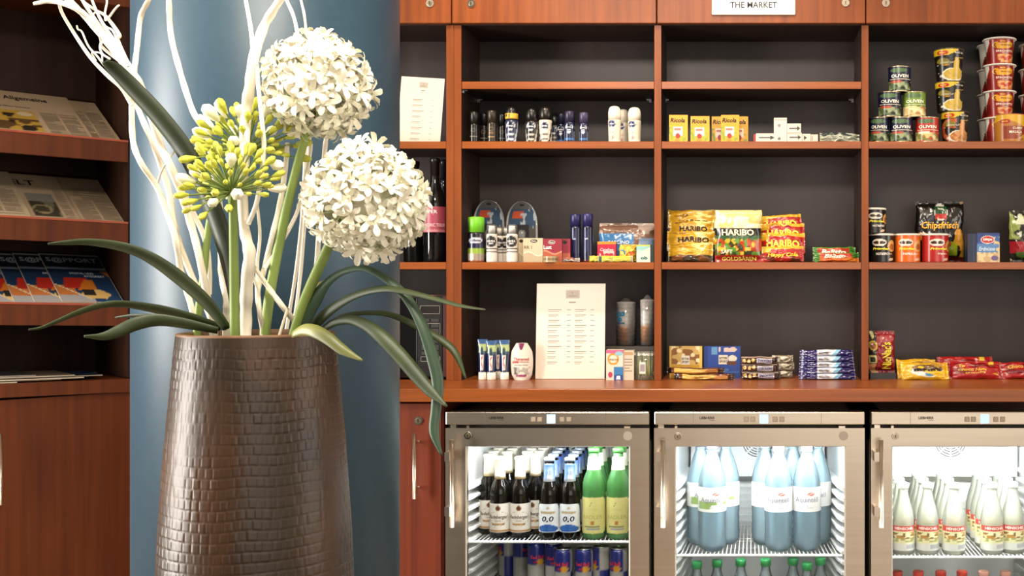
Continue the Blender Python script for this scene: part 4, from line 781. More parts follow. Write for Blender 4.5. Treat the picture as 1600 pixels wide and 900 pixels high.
bag('snack_pouch', 'black, green and red snack pouch at the right picture edge', 'snack pouch', 1578, 1646, Z(329, 3.48)-zB, .035, (3.47, zB), art('#1c1f14', ('n', 0, 1, .45, 1, 7, .52, '#8a9a4a', 3), ('n', 0, 1, .5, 1, 9, .65, '#d8dcc0', 5), ('r', 0, 1, .18, .40, '#a01f2a'), ('n', 0, 1, 0, .2, 8, .5, '#4a6a2a', 6)), (), .05, 0, 'v', seed=44)
# ---- toiletries on the middle shelf
t = spray('shaving gel can with bright green cap', 731, 757, 339, zB, .34, '#6fc02a', art('#1a1c40', ('r', 0, 1, .80, 1, '#15161f'), ('e', .55, .72, .3, .09, '#dfe4f0'), ('r', 0, 1, .30, .46, '#8fae3a'), ('r', 0, 1, .0, .30, '#9a8a7c'), ('r', .2, .45, 0, .3, '#d8d0c4'), ('r', 0, 1, 0, .05, '#a05a3a')), [('Gillette', .55, .73, .09, '#20243c', .4, .02, .2)], cat='shaving gel')
def blister(lbl, p0, p1, pt, Y):
    w = (p1-p0)*Y/F; h = Z(pt, Y)-zB; t = thing('razor_blister_pack', lbl, 'razor pack', (X((p0+p1)/2, Y), Y, zB))
    wf = lambda v: 1 if v < .55 else math.sqrt(max(0.02, 1-((v-.55)/.45)**2.6)); th = .006
    sf = lambda u, v, o: ((u-.5)*w*wf(v)*(.92+.08*min(1, v*3)), -th/2-o, v*h)
    pa = art('#4c4a48', ('r', 0, 1, .60, .88, '#34485e'), ('r', .18, .56, .72, .84, '#b04a2e'), ('l', lambda u, v: abs(u-.5) > .44, '#a8a49c'), ('r', .38, .62, .92, .96, '#1c1a18'), ('n', .45, 1, .5, .9, 14, .66, '#9aa2a8', 3), ('r', .3, .72, .40, .62, '#2a2a2c'), ('e', .5, .44, .14, .09, '#77787a'), ('n', 0, 1, .0, .4, 9, .55, '#a4a29c', 8), ('r', .35, .9, .14, .2, '#2f3336'))
    b = grid('card', 50, 60, lambda u, v: sf(u, v, 0), GLOSSP, t, pa); grid('card_back', 12, 20, lambda u, v: sf(1-u, v, -th), mat('card_grey', (.3, .3, .3), .5), t)
    tube('rim', [Vector(sf(0, v, .001)) for v in (0, .3, .55, .75, .9, .97)]+[Vector(sf(.5, 1, .001))]+[Vector(sf(1, v, .001)) for v in (.97, .9, .75, .55, .3, 0)], [.0022], CLEAR, t, 6, 3)
    V = lathe('bubble', [(.0005, 0), (.011, .002), (.014, .010), (.014, .030), (.010, .038), (.0005, .040)], CLEAR, t, 16, (0, -.004, h*.34), cap=False)
    text(b, sf, w, h, 'HYDRO 5', .55, .30, .07, '#24282c', .6, .01); return t
blister('razor blister pack behind the green-capped can', 740, 788, 313, 3.53); blister('razor blister pack behind the white tubes', 791.5, 840, 315, 3.53)
def dispenser(lbl, p0, p1, pt, back):
    r = (p1-p0)/2*3.45/F; Y = YS+.014+r+back; r = (p1-p0)/2*Y/F; h = Z(pt, Y)-zB; t = thing('skincare_dispenser', lbl, 'dispenser', (X((p0+p1)/2, Y), Y, zB), 0, 'white skincare dispensers')
    b = lathe('body', prof(r, r, h*.72, 0, 26)+[(r*.85, h*.76)], PRINT, t, 30, paint=art('#e2d8cc', ('e', .52, .72, .34, .20, '#16151a'), ('r', 0, 1, .36, .48, '#17161a'), ('r', .1, .9, .40, .44, '#d8d0c8'), ('e', .5, .18, .12, .07, '#c9bfb4'), ('e', .5, .18, .09, .05, '#e2d8cc')))
    text(b, cylsurf(r, r, h*.75), math.pi*r, h*.75, 'NIVEA', .52, .74, .075, '#f0ece8', .5); text(b, cylsurf(r, r, h*.75), math.pi*r, h*.75, 'MEN', .52, .66, .05, '#f0ece8', .3)
    lathe('pump', [(r*.62, h*.75), (r*.62, h*.88), (r*.5, h*.90), (r*.5, h*.96), (r*.3, h*.97)], mat('pump_white', (.76, .70, .64), .35), t, 20)
    lathe('clear_cap', [(r*.93, h*.76), (r*.93, h*.97), (r*.85, h)], CLEAR, t, 24); return t
dispenser('white skincare dispenser in front, left one', 760, 777, 351, 0); dispenser('white skincare dispenser in front, right one', 791.5, 809, 351, 0)
dispenser('white skincare dispenser behind, left one', 772, 787, 355, .05); dispenser('white skincare dispenser behind, right one', 784, 798, 355, .05)
cb = art('#c9b89a', ('l', lambda u, v: v < .35+.08*math.sin(u*6), '#b8a486'), ('l', lambda u, v: abs(v-.35-.08*math.sin(u*6)) < .025, '#e0d4bc'), ('e', .55, .88, .18, .07, '#221c16'))
boxed('condom_box', 'beige box with black oval in front of the razor pack', 'box', 817.5, 848, 372, zB, .03, cb, [('RR 1', .25, .62, .14, '#57493a', .4, 0), ('Ritex', .55, .88, .06, '#efe6d8', .26)], '#a8977a')
boxed('condom_box', 'beige box half hidden behind its twin', 'box', 805, 822, 372, zB, .03, cb, (), '#a8977a', 0, .035)
pb = art('#8e2a3a', ('l', lambda u, v: v < .42+.07*math.sin(u*6+1), '#a8563e'), ('l', lambda u, v: abs(v-.42-.07*math.sin(u*6+1)) < .03, '#c98a6a'), ('e', .45, .85, .18, .08, '#e8dcd0'), ('e', .45, .85, .16, .065, '#1c1416'))
boxed('condom_box', 'crimson box left of its identical neighbour', 'box', 848.5, 878, 373, zB, .03, pb, [('Lust', .24, .64, .16, '#f0e0d8', .42, .02), ('Ritex', .45, .85, .06, '#f0e8e0', .22)], '#7a2230')
boxed('condom_box', 'crimson box against the navy spray cans', 'box', 878.5, 891, 373, zB, .03, art('#8a2838', ('l', lambda u, v: v < .4, '#a8563e'), ('e', .3, .85, .3, .07, '#1c1416')), (), '#7a2230', 0, .012)
cyl('tablet_tube', 'small beige lip-care tin lying before the crimson box', 'tin', 849, 872, 400.5, zB, art('#a8926a', ('r', 0, 1, .3, .7, '#7d6a48')), (), YS+.016, m=TINP)
bag('tissue_pack', 'flat white pack lying before the navy spray cans', 'pack', 873, 906, .012, .03, (3.43, zB+.001), art('#d8cec4', ('n', 0, 1, 0, 1, 6, .6, '#b8a89c', 2), ('r', .2, .8, .6, .9, '#a8503c')), (), .1, 0, 'h', seed=51)
hs = art('#141536', ('l', lambda u, v: .40 < u < .55 and .3 < v < .85, '#2a2c58'), ('r', 0, 1, .0, .06, '#6a2a2a'))
spray('navy hairspray can, left of the tall pair', 891, 908, 335, zB, .25, '#1f1c50', hs, [('taft', .45, .65, .05, '#c9cde6', .3)], cat='hairspray', back=.02); spray('navy hairspray can, right of the tall pair', 910, 927, 334, zB, .25, '#231f56', hs, [('taft', .45, .65, .05, '#c9cde6', .3)], cat='hairspray', back=.02)
bag('tights_pack', 'clear bag with blue card at the back right of the toiletries', 'tights pack', 936, 1022, Z(348, 3.53)-zB, .04, (3.54, zB), art('#8a6a5a', ('r', 0, 1, .72, 1, '#7a5a4a'), ('n', 0, 1, .72, 1, 8, .55, '#b8a294', 3), ('l', lambda u, v: v < .75 and u < .64, '#4a86c0'), ('r', .64, .74, 0, .62, '#7a4a2e'), ('r', .74, 1, 0, .62, '#8aa0c0')), [('FASCÍNO', .36, .52, .11, '#eaf2fa', -.40, .01)], .08, 0, 'v', seed=61)
boxed('panty_liner_pack', 'crimson pack with orange top edge', 'pack', 933.5, 962.5, 377.5, zB, .03, art('#b81f3c', ('r', 0, 1, .88, 1, '#d98a2a'), ('r', 0, 1, .0, .3, '#3a6a5a'), ('n', .1, .9, .3, .55, 8, .6, '#e8b8b0', 3)), [('Carefree', .5, .62, .14, '#f4d8d8', .7, 0, .3)], '#8a1a2e', 0, .035)
bag('tampon_pack', 'yellow-orange pack with blue and red spots', 'pack', 968, 994, .052, .022, (3.452, zB+.004), art('#e0a03a', ('e', .2, .5, .16, .2, '#3a7a9a'), ('e', .75, .55, .16, .2, '#d8502a'), ('n', 0, 1, 0, 1, 6, .65, '#e8c84a', 3)), (), .05, 0, 'v', seed=63)
for i, (p0, p1) in enumerate(((921, 936), (940, 957), (955, 989))):
    bag('yellow_roll', 'yellow wrapped roll lying at the shelf edge, %s' % ('leftmost', 'middle', 'rightmost and longest')[i], 'roll', p0, p1, .019, .018, (3.425, zB+.001), art('#d8c03a', ('r', 0, 1, .3, .55, '#e6d66a'), ('r', .88, 1, 0, 1, '#e0d8a0')), (), 0, 0, 'h', 'yellow wrapped rolls', seed=65+i, crim=.03, wr=.5)
tbx = boxed('tampon_box', 'pale turquoise box lettered ob, in the right corner', 'box', 994.5, 1016, 382.5, zB, .04, art('#cfd8c4', ('l', lambda u, v: v > .55+.3*u, '#8ec0bc'), ('e', .2, .6, .18, .12, '#b0cfc6'), ('r', 0, 1, .92, 1, '#c9c43a')), [('ob', .55, .25, .2, '#1a5a62', -.5, .04)], '#24302e')
merge(boxed('x', 'x', 'x', 1016.3, 1021.5, 384, zB, .05, art('#1f2e2e'), (), '#1f2e2e'), tbx, 'side_face')
# ---- narrow shelf: menu, wine bottles, oven
MENU = lambda rows: None
def menu(lbl, w, h, loc, lean, rz, cols, rows, v0, v1, tint='#e6dacb', ry=0):
    t = thing('menu_sheet', lbl, 'menu', loc, rz, None, -lean, ry)
    g = grid('sheet', 60, 80, lambda u, v: ((u-.5)*w, 0, v*h), PAPER, t, art(tint, ('r', .42, .62, .845, .93, '#b9ada0')), False)
    mesh('stand_back', boxv(-w/2, w/2, .0012, .003, 0, h), BOXF, CLEAR, t); mesh('stand_foot', boxv(-w*.42, w*.42, .003, .05, 0, .003), BOXF, CLEAR, t)
    sf = lambda u, v, o: ((u-.5)*w, -o, v*h); rn = random.Random(len(lbl)); L = []
    for a, b in cols:
        for k in range(rows):
            v = v1-(v1-v0)*k/(rows-1); ln = rn.uniform(.35, .62)*(b-a); L += [(a, a+ln, v, v+.0075), (a, a+ln*.8, v-.017, v-.0125), (b-.055, b, v, v+.0065)]
    bars(g, sf, L+[(.47, .57, .795, .808)], '#8a7d72'); text(g, sf, w, h, 'S', .52, .90, .025, '#857a70'); bars(g, sf, [(.46, .58, .865, .872)], '#857a70'); return t
Ym = 3.47
menu('price list leaning on the narrow shelf beside the blue column', 67*Ym/F, Z(119, Ym)-zA, (X(653.5, Ym), Ym, zA+.001), .10, .06, [(.30, .78)], 8, .07, .66, ry=.05)
Ym = 3.45
menu('large white price list standing on the worktop', 108*Ym/F, Z(443, Ym)-zW, (X(890.5, Ym), Ym, zW+.001), .09, 0, [(.17, .50), (.56, .84)], 11, .17, .72)
def wine(lbl, px, r_px, pt, Y, label):
    r = r_px*Y/F; h = Z(pt, Y)-zB; t = thing('wine_bottle', lbl, 'bottle', (X(px, Y), Y, zB), 0, 'dark wine bottles')
    lathe('glass', [(r*.9, 0), (r, .006), (r, h*.56), (r*.97, h*.60), (r*.8, h*.66), (r*.52, h*.72), (r*.40, h*.77), (r*.37, h*.95)], WINEG, t, 32)
    lathe('capsule', [(r*.39, h*.80), (r*.40, h*.955), (r*.44, h*.957), (r*.44, h*.995), (r*.36, h)], mat('black_foil', (.008, .007, .007), .3), t, 24)
    if label:
        z0, z1 = h*.285, h*.53; sf = cylsurf(r*1.008, r*1.008, z1-z0, z0)
        lb = grid('label', 24, 16, lambda u, v: sf(.02+u*.96, v, 0), PRINT, t, art('#a8485a', ('r', .05, .95, .04, .08, '#c98a90'), ('r', .1, .9, .14, .16, '#c98a90')))
        text(lb, sf, math.pi*r, z1-z0, 'KIEFER', .42, .80, .13, '#efdcd8', -.46, .01); text(lb, sf, math.pi*r, z1-z0, 'DE FREDRIC TEILER', .5, .28, .12, '#e6c4c4', -.8, .005); bars(lb, sf, [(.30, .55, .67, .69)], '#e6c4c4')
    return t
wine('wine bottle with pink label beside the lower white flower', 679.5, 17.5, 247, 3.455, True)
wine('plain dark wine bottle behind, next to the partition', 693, 13, 250, 3.56, False)
wine('plain dark wine bottle behind the lower white flower', 648, 17, 252, 3.56, False)
# microwave oven
mo = thing('microwave_oven', 'black microwave oven on the worktop behind the drooping leaves', 'microwave', (X(640, 3.42), 3.42, zW))
lx_ = lambda p: X(p, 3.42)-X(640, 3.42); zz_ = lambda p: Z(p, 3.42)-zW
box('case', lx_(470), lx_(697), .01, .21, .006, zz_(462), mat('oven_black', (.014, .013, .013), .3), mo, .002)
box('door', lx_(472), lx_(651), 0, .012, .012, zz_(466), mat('oven_glass', (.006, .006, .007), .08), mo, .001)
pn = box('control_panel', lx_(652), lx_(691), 0, .012, .012, zz_(466), mat('oven_panel', (.010, .010, .010), .35), mo, .001)
box('side_trim', lx_(691.5), lx_(697), .002, .012, .01, zz_(463), mat('oven_trim', (.05, .012, .012), .4), mo)
BT = mat('oven_button', (.030, .029, .028), .4); BL = ink('#8a8580')
dsp = box('oven_display', lx_(657), lx_(687), -.001, .002, zz_(490), zz_(478), mat('oven_lcd', (.018, .016, .015), .2), pn)
def frame(nm, a, b, c, d): 
    e = .0012; x0, x1, z0, z1 = lx_(a), lx_(b), zz_(d), zz_(c)
    boxes(nm, [(x0, x1, -.0016, .001, z0, z0+e), (x0, x1, -.0016, .001, z1-e, z1), (x0, x0+e, -.0016, .001, z0, z1), (x1-e, x1, -.0016, .001, z0, z1)], BL, pn)
frame('display_frame', 656.5, 687.5, 477.5, 490.5)
for r0, r1 in ((498, 503), (506, 512), (514, 521), (528, 536), (539, 547), (549, 555)):
    for c0, c1 in ((659, 671), (674, 686)): box('oven_button', lx_(c0), lx_(c1), -.0022, .001, zz_(r1), zz_(r0), BT, pn, .0006)
frame('button_frame', 657.5, 688, 505, 522); frame('button_frame', 657.5, 688, 557, 565)
tube('top_rail', [(lx_(600), .03, zz_(462)+.001), (lx_(694), .03, zz_(462)+.001)], [.0015], mat('oven_rail', (.3, .12, .08), .4, 1), mo, 6, 0)
box('foot', lx_(520), lx_(530), .03, .05, 0, .006, BLACKP, mo); box('foot', lx_(680), lx_(690), .03, .05, 0, .006, BLACKP, mo)
# ---- worktop goods, left bay
def toothpaste(lbl, px, wp, pt, Y):
    w_ = wp*Y/F; h = Z(pt, Y)-zW; t = thing('toothpaste_tube', lbl, 'toothpaste', (X(px, Y), Y, zW), 0, 'toothpaste tubes')
    hc = .024; sf = lambda u, v, o: ((u-.5)*w_*(.86+.14*v), -(w_*.40*(1-v)**.8+.001)*math.cos((u-.5)*math.pi)**.6*1-o, hc+v*(h-hc)) if 0 <= u <= 1 else (0, 0, 0)
    pa = art('#16204a', ('r', 0, 1, .86, 1, '#3a5a86'), ('r', 0, 1, .62, .86, '#a9b878'), ('n', 0, 1, .55, .9, 7, .6, '#2f4a5a', 3), ('r', .35, .7, .05, .5, '#e0dcd6'), ('l', lambda u, v: .4 < u < .62 and .1 < v < .48 and abs(u-.5-.1*math.sin(v*14)) < .06, '#c02a2e'))
    grid('tube_front', 14, 24, lambda u, v: sf(u, v, 0), GLOSSP, t, pa); grid('tube_back', 10, 12, lambda u, v: tuple((sf(1-u, v, 0)[0], -sf(1-u, v, 0)[1]*.9, sf(1-u, v, 0)[2])), GLOSSP, t, lambda u, v: C('#1a2448'))
    lathe('cap', [(w_*.40, 0), (w_*.43, .002), (w_*.40, hc), (w_*.3, hc+.001)], mat('cap_cream', (.78, .70, .60), .35), t, 20); return t
toothpaste('toothpaste tube standing on its cap, leftmost of three', 754, 15, 530, 3.43); toothpaste('toothpaste tube standing on its cap, middle of three', 768, 16, 532, 3.425); toothpaste('toothpaste tube standing on its cap, rightmost of three', 788.5, 16, 531, 3.43)
toothpaste('toothpaste tube behind the gap between its neighbours', 779, 14, 531, 3.48)
Yt = 3.43; w_ = 35*Yt/F; h_ = Z(536, Yt)-zW
tm = thing('mouthwash_bottle', 'white oval bottle with purple top beside the toothpaste', 'bottle', (X(815.5, Yt), Yt, zW))
wf = lambda v: .70+.30*math.sin(math.pi*min(1, .12+.80*v)) - .28*max(0, v-.78)/.22 - .14*max(0, .12-v)/.12
sf = lambda u, v, o: ((u-.5)*w_*wf(v), -.018*math.cos((u-.5)*math.pi)**.7*(1-.35*v)-o, v*h_) if 0 <= u <= 1 else (0, 0, 0)
g = grid('bottle', 24, 30, lambda u, v: sf(u, v, 0), PRINT, tm, art('#e2d6c8', ('l', lambda u, v: v > .82 and abs(u-.5) < (v-.80)*1.3, '#7a2350'), ('r', .28, .74, .74, .76, '#8a9a90'), ('r', .12, .4, .46, .52, '#b8322e'), ('n', .15, .88, .14, .34, 8, .45, '#a8a49a', 3), ('n', .12, .34, .16, .36, 9, .5, '#3a2a26', 4), ('r', .25, .75, .10, .15, '#8a2a5a')))
grid('bottle_back', 12, 16, lambda u, v: (sf(1-u, v, 0)[0], -sf(1-u, v, 0)[1], v*h_), mat('bottle_white', (.72, .66, .58), .4), tm)
text(g, sf, w_, h_, 'Theramed', .5, .57, .085, '#a82a2a', -.68, .02); text(g, sf, w_, h_, '2IN1 ORIGINAL', .53, .49, .045, '#9a4a3a', -.66); text(g, sf, w_, h_, 'Non Stop White', .5, .405, .04, '#4a3a34', -.6)
bx_ = boxed('sweetener_box', 'white box with orange sun and blue panel right of the price list', 'box', 947, 973.5, 547, zW, .05, art('#e0d2c2', ('r', 0, 1, .9, 1, '#c9608a'), ('e', .42, .70, .34, .20, '#e8943a'), ('e', .42, .70, .24, .13, '#f0dcc0'), ('e', .75, .88, .22, .08, '#8abac8'), ('r', .46, 1, .0, .44, '#3a7ab0'), ('r', .46, 1, .0, .18, '#2a4a8a'), ('e', .25, .18, .13, .10, '#c03a5a'), ('n', .5, .95, .03, .14, 9, .5, '#e8e8f0', 3)), [('SPARTAN', .45, .68, .07, '#3a2a20', .5, .01)], '#cfc0ae')
merge(boxed('x', 'x', 'x', 974, 990.5, 548, zW, .045, art('#d2c2ae', ('r', .1, .9, .85, .95, '#b8906a'), ('r', .1, .85, .70, .73, '#8a7a6a'), ('r', .1, .85, .60, .62, '#8a7a6a'), ('r', .1, .85, .50, .52, '#8a7a6a'), ('r', .1, .6, .40, .42, '#8a7a6a'), ('r', .1, .85, .30, .32, '#8a7a6a')), (), '#bfae9a', 0, .004), bx_, 'side_face')
cs = thing('cotton_bud_pack', 'clear pack of cotton buds with green sticks beside the partition', 'cotton buds', (X(1009, 3.44), 3.44, zW))
GS = mat('green_stick', (.42, .46, .10), .5); CT = mat('cotton', (.85, .80, .70), .8); rn = random.Random(4)
hh_ = Z(548, 3.44)-zW; ww_ = 35*3.44/F
for k in range(26):
    a = k*2.4; rr = .030*math.sqrt((k+.5)/26); x, y = rr*math.cos(a)*ww_/.066, rr*math.sin(a)*.8; tl = rn.uniform(-.004, .004)
    s_ = tube('stick', [(x, y, .006), (x+tl, y, hh_-.008)], [.0019], GS, cs, 5, 0); tube('cotton_tip', [(x, y, .001), (x, y, .013)], [.0030, .0034], CT, s_, 6, 0); tube('cotton_tip', [(x+tl, y, hh_-.014), (x+tl, y, hh_-.002)], [.0034, .0028], CT, s_, 6, 0)
lathe('wrapper', [(ww_*.49, .0005), (ww_*.51, hh_*.5), (ww_*.50, hh_)], CLEAR, cs, 24); grid('barcode_label', 6, 8, lambda u, v: (-.016+u*.018, -ww_*.515, .020+v*.036), PAPER, cs, art('#e0d8cc', ('r', .1, .9, .15, .85, '#9a8f94')))
def cups(lbl, p0, p1, pt, Y, bel):
    zb = zW+hh_+.012; r = (p1-p0)/2*Y/F; h = Z(pt, Y)-zb; t = thing('cup_stack', lbl, 'cups', (X((p0+p1)/2, Y), Y, zb))
    pr = []
    for k in range(9): pr += [(r*.80+r*.10*k/9, h*.80*k/9), (r*.90+r*.08*k/9, h*.80*(k+.9)/9), (r*.93+r*.06*k/9, h*.80*(k+.95)/9)]
    pr += [(r*.97, h*.80), (r*.97, h*.90), (r*.6, h*.92)]
    b = lathe('cups', pr, PRINT, t, 28, paint=art('#b8aea8', ('r', .12, .62, .05, .42, '#c9822e'), ('r', .1, .62, .42, .46, '#6a4a30'), ('r', .1, .62, .46, .74, '#ddd8d4')))
    lathe('wrapper', [(r*1.0, 0), (r*1.03, h*.5), (r*1.0, h*.88), (r*.5, h*.94), (r*.25, h)], CLEAR, t, 20)
    if bel: text(b, cylsurf(r, r, h), math.pi*r, h, 'Bel', .34, .58, .20, '#2a7aa0', -.40, .03, rot=-math.pi/2)
    return t
box('cup_ledge', X(944, 3.5), X(1022, 3.5), 3.49, 3.60, zW, zW+hh_+.010, mat('carton_dark', (.05, .04, .035), .6))
tag(bpy.data.objects['cup_ledge'], 'dark carton behind the sun box, carrying the wrapped cups', 'carton'); bpy.data.objects['cup_ledge'].name = 'dark_carton'
cups('wrapped stack of plastic cups with blue lettering', 963, 993.5, 465, 3.545, True); cups('wrapped stack of plastic cups beside the partition', 1000, 1023, 461, 3.545, False)
# ---- worktop goods, middle bay
boxed('chocolate_bar', 'gold square chocolate bar with nuts standing upright', 'chocolate', 1046, 1097, 541, zW, .012, art('#c9962a', ('r', 0, 1, .42, 1, '#c9a862'), ('n', .05, .95, .45, 1, 6, .52, '#8a5a2c', 3), ('n', .05, .95, .45, 1, 7, .66, '#ead8b0', 6), ('r', .36, .62, .42, .70, '#e4dccc'), ('r', 0, .06, 0, 1, '#d0a848'), ('r', .92, 1, 0, 1, '#d8b458')), [('RITTER', .49, .61, .07, '#2a221c', .22, .02), ('SPORT', .49, .51, .07, '#2a221c', .22, .02)], '#a8842e', 0, .06)
boxed('chocolate_bar', 'blue square chocolate bar standing upright', 'chocolate', 1100, 1157, 541, zW, .012, art('#1f3f8a', ('r', .0, .1, 0, 1, '#16306e'), ('r', .2, .36, .75, .97, '#5a8ab8'), ('n', .4, .9, .82, .98, 10, .5, '#c9b0a8', 3), ('r', .40, .66, .44, .72, '#d8ccb8'), ('e', .78, .62, .12, .10, '#d8ccb8'), ('e', .76, .48, .14, .07, '#5a2f1c'), ('r', .1, .95, .18, .22, '#3a62a8')), [('RITTER', .53, .63, .07, '#2a221c', .22, .02), ('SPORT', .53, .53, .07, '#2a221c', .22, .02), ('MILCH', .55, .27, .07, '#6a92c8', .5)], '#142a62', 0, .06)
def bar(lbl, p0, p1, hp, z, Y, pa, T, group, seed, rz=0, th=.03, name='chocolate_bar', cat='chocolate bar'):
    return bag(name, lbl, cat, p0, p1, hp*Y/F, th, (Y, zW+z+.001), pa, T, 0, rz, 'h', group, 72, 16, seed, .035, None, 0, .7)
nb_ = art('#5a2a16', ('l', lambda u, v: .12 < u < .72 and v < .92-.2*u, '#d8a850'), ('e', .8, .4, .12, .4, '#b87a3a'), ('r', .9, 1, 0, 1, '#3a1c10'), ('r', 0, .06, 0, 1, '#1c120e'))
bar('golden-brown nut bar, upper of two', 1042, 1132, 9, .0185, 3.43, nb_, (), 'nut bars', 71); bar('golden-brown nut bar, lower of two', 1054, 1148, 9.5, 0, 3.425, nb_, [('NUTS', .4, .4, .4, '#6a4a2a', .14)], 'nut bars', 72)
sn = art('#3a2016', ('e', .08, .55, .045, .26, '#c9a05a'), ('e', .20, .45, .045, .26, '#d8b878'), ('e', .32, .6, .045, .24, '#c9a05a'), ('r', .42, .86, .18, .80, '#c9c4cc'), ('r', 0, 1, .9, 1, '#b8a090'), ('r', .95, 1, 0, 1, '#20120c'))
for i in range(3): bar('brown peanut chocolate bar, %s of three stacked' % ('lowest', 'middle', 'topmost')[i], 1159+i*-.5, 1219-2*i, 12, .0232*i, 3.43, sn, [('SNICKERS', .64, .5, .42, '#3a3a6a', -.40, .02, .2)], 'brown peanut bars', 75+i)
sg_ = art('#a89c86', ('n', 0, 1, 0, 1, 6, .55, '#d8d2c0', 3), ('n', 0, 1, 0, 1, 7, .66, '#6a6252', 5))
for i in range(3): bar('silver-wrapped bar behind the peanut bars, %s' % ('lowest', 'middle one', 'top one')[i], 1206, 1243-2*i if i else 1238, 12, .0232*i, 3.49, sg_, (), 'silver-wrapped bars', 79+i)
mw = art('#241f5e', ('n', 0, 1, 0, 1, 20, .80, '#cfd0ec', 3), ('l', lambda u, v: .30 < u < .72, '#241f5e'), ('l', lambda u, v: .31 < u < .58+.14*v and u < .66, '#d8dce6'), ('l', lambda u, v: abs(u-.60-.12*v) < .065, '#8ac0dc'), ('l', lambda u, v: abs(u-.555-.12*v) < .02, '#f0f4f8'))
for i in range(5): bar('indigo starry chocolate bar, %s of five stacked' % ('lowest', 'second from below', 'middle', 'fourth from below', 'topmost')[i], 1248+.5*i, 1337-1.2*i, 9.6, .0181*i, 3.43, mw, [('MilkyWay', .44, .45, .48, '#5a4a3a', -.20, .02, .2)], 'indigo starry chocolate bars', 85+i)
# ---- worktop goods, right bay
bag('peanut_bag', 'dark red peanut bag standing on its side against the partition', 'snack bag', 1352, 1398, Z(517, 3.47)-zW-.018, .045, (3.47, zW+.018), art('#8a1820', ('r', 0, .36, 0, 1, '#2a1a12'), ('e', .24, .66, .16, .12, '#c9a83a'), ('e', .24, .66, .10, .08, '#8a4a24'), ('e', .22, .92, .06, .10, '#d8d08a'), ('r', .08, .36, .24, .42, '#c9c07a'), ('r', .12, .30, .27, .39, '#26301c'), ('n', 0, .5, .0, .22, 8, .5, '#c98a5a', 3), ('r', .5, .9, .74, .9, '#a8484a')), [("NicNac's", .70, .42, .23, '#d8c83a', -.92, .03, 0, 'lettering', .0016, math.pi/2)], .04, 0, 'v', seed=91)
box('bag_rest', X(1358, 3.48), X(1398, 3.48), 3.45, 3.52, zW, zW+.018, mat('dark_tray', (.03, .03, .03), .6)); tag(bpy.data.objects['bag_rest'], 'low dark tray under the standing peanut bag', 'tray'); bpy.data.objects['bag_rest'].name = 'dark_tray'
mm = art('#d8a416', ('e', .55, .38, .36, .30, '#e0d8cc'), ('e', .55, .58, .34, .22, '#6a4a2a'), ('n', .2, .9, .55, .9, 9, .55, '#b88a3a', 3), ('e', .58, .22, .10, .10, '#4a8aa8'), ('e', .68, .26, .06, .08, '#c05a2a'), ('n', 0, 1, 0, 1, 5, .7, '#e8b82a', 6))
bag('candy_bag', 'yellow chocolate-peanut candy bag in front', 'sweets bag', 1409, 1483, .058, .030, (3.425, zW+.001), mm, [("m&m's", .55, .47, .20, '#17120f', -.60, .06)], .55, 0, 'h', 'yellow candy bags', seed=95, crim=.04)
bag('candy_bag', 'yellow chocolate-peanut candy bag behind', 'sweets bag', 1402, 1465, .062, .030, (3.462, zW+.001), mm, (), .35, .1, 'h', 'yellow candy bags', seed=96, crim=.04)
rd = art('#a81c1c', ('n', .1, .9, .2, .85, 6, .62, '#7a1214', 3), ('r', 0, .06, 0, 1, '#8a1418'), ('l', lambda u, v: abs(u-.8) < .05 and v > .75, '#d8b83a'), ('e', .88, .2, .06, .06, '#c98a2a'))
bag('chocolate_nut_bag', 'red snack bag in front of its twin beside the yellow bags', 'snack bag', 1482, 1567, .060, .030, (3.45, zW+.001), rd, [('Yes', .25, .66, .18, '#d8b03a', .2, .03, .2), ('Choco Nuts', .44, .42, .16, '#d8b03a', -.54, .02, .2), ('crunchy', .5, .22, .14, '#e0c050', -.4, .02)], .6, -.05, 'h', 'red snack bags', seed=101, crim=.04)
bag('chocolate_nut_bag', 'red snack bag lying behind, its ends showing', 'snack bag', 1466, 1554, .070, .030, (3.50, zW+.001), rd, (), .45, .03, 'h', 'red snack bags', seed=102, crim=.05)
bag('chocolate_nut_bag', 'red snack bag cut by the right picture edge', 'snack bag', 1562, 1650, .058, .030, (3.45, zW+.001), rd, [('Choco Nuts', .40, .62, .20, '#d8b03a', -.5, .02)], .6, .06, 'h', 'red snack bags', seed=103, crim=.05)
# ================================================================== drinks in the refrigerators
def bottle(name, lbl, cat, loc, pr, glass, parts, group, n=24):
    t = thing(name, lbl, cat, loc, 0, group); lathe('glass', pr, glass, t, n)
    for nm, p, m, pa, T in parts:
        b = lathe(nm, p, m, t, 64 if pa else n, paint=pa, cap=(nm in ('cap', 'foil')))
        r = p[0][0]; put_texts(b, cylsurf(r, p[-1][0], p[-1][1]-p[0][1], p[0][1]), math.pi*r, p[-1][1]-p[0][1], T)
    return t
def lab(r0, r1, z0, z1, n=30): return [(r0+(r1-r0)*k/n, z0+(z1-z0)*k/n) for k in range(n+1)]
zs1 = Z(845, 3.235)+.0015
NTH = ('', 'directly', 'second', 'third', 'fourth')
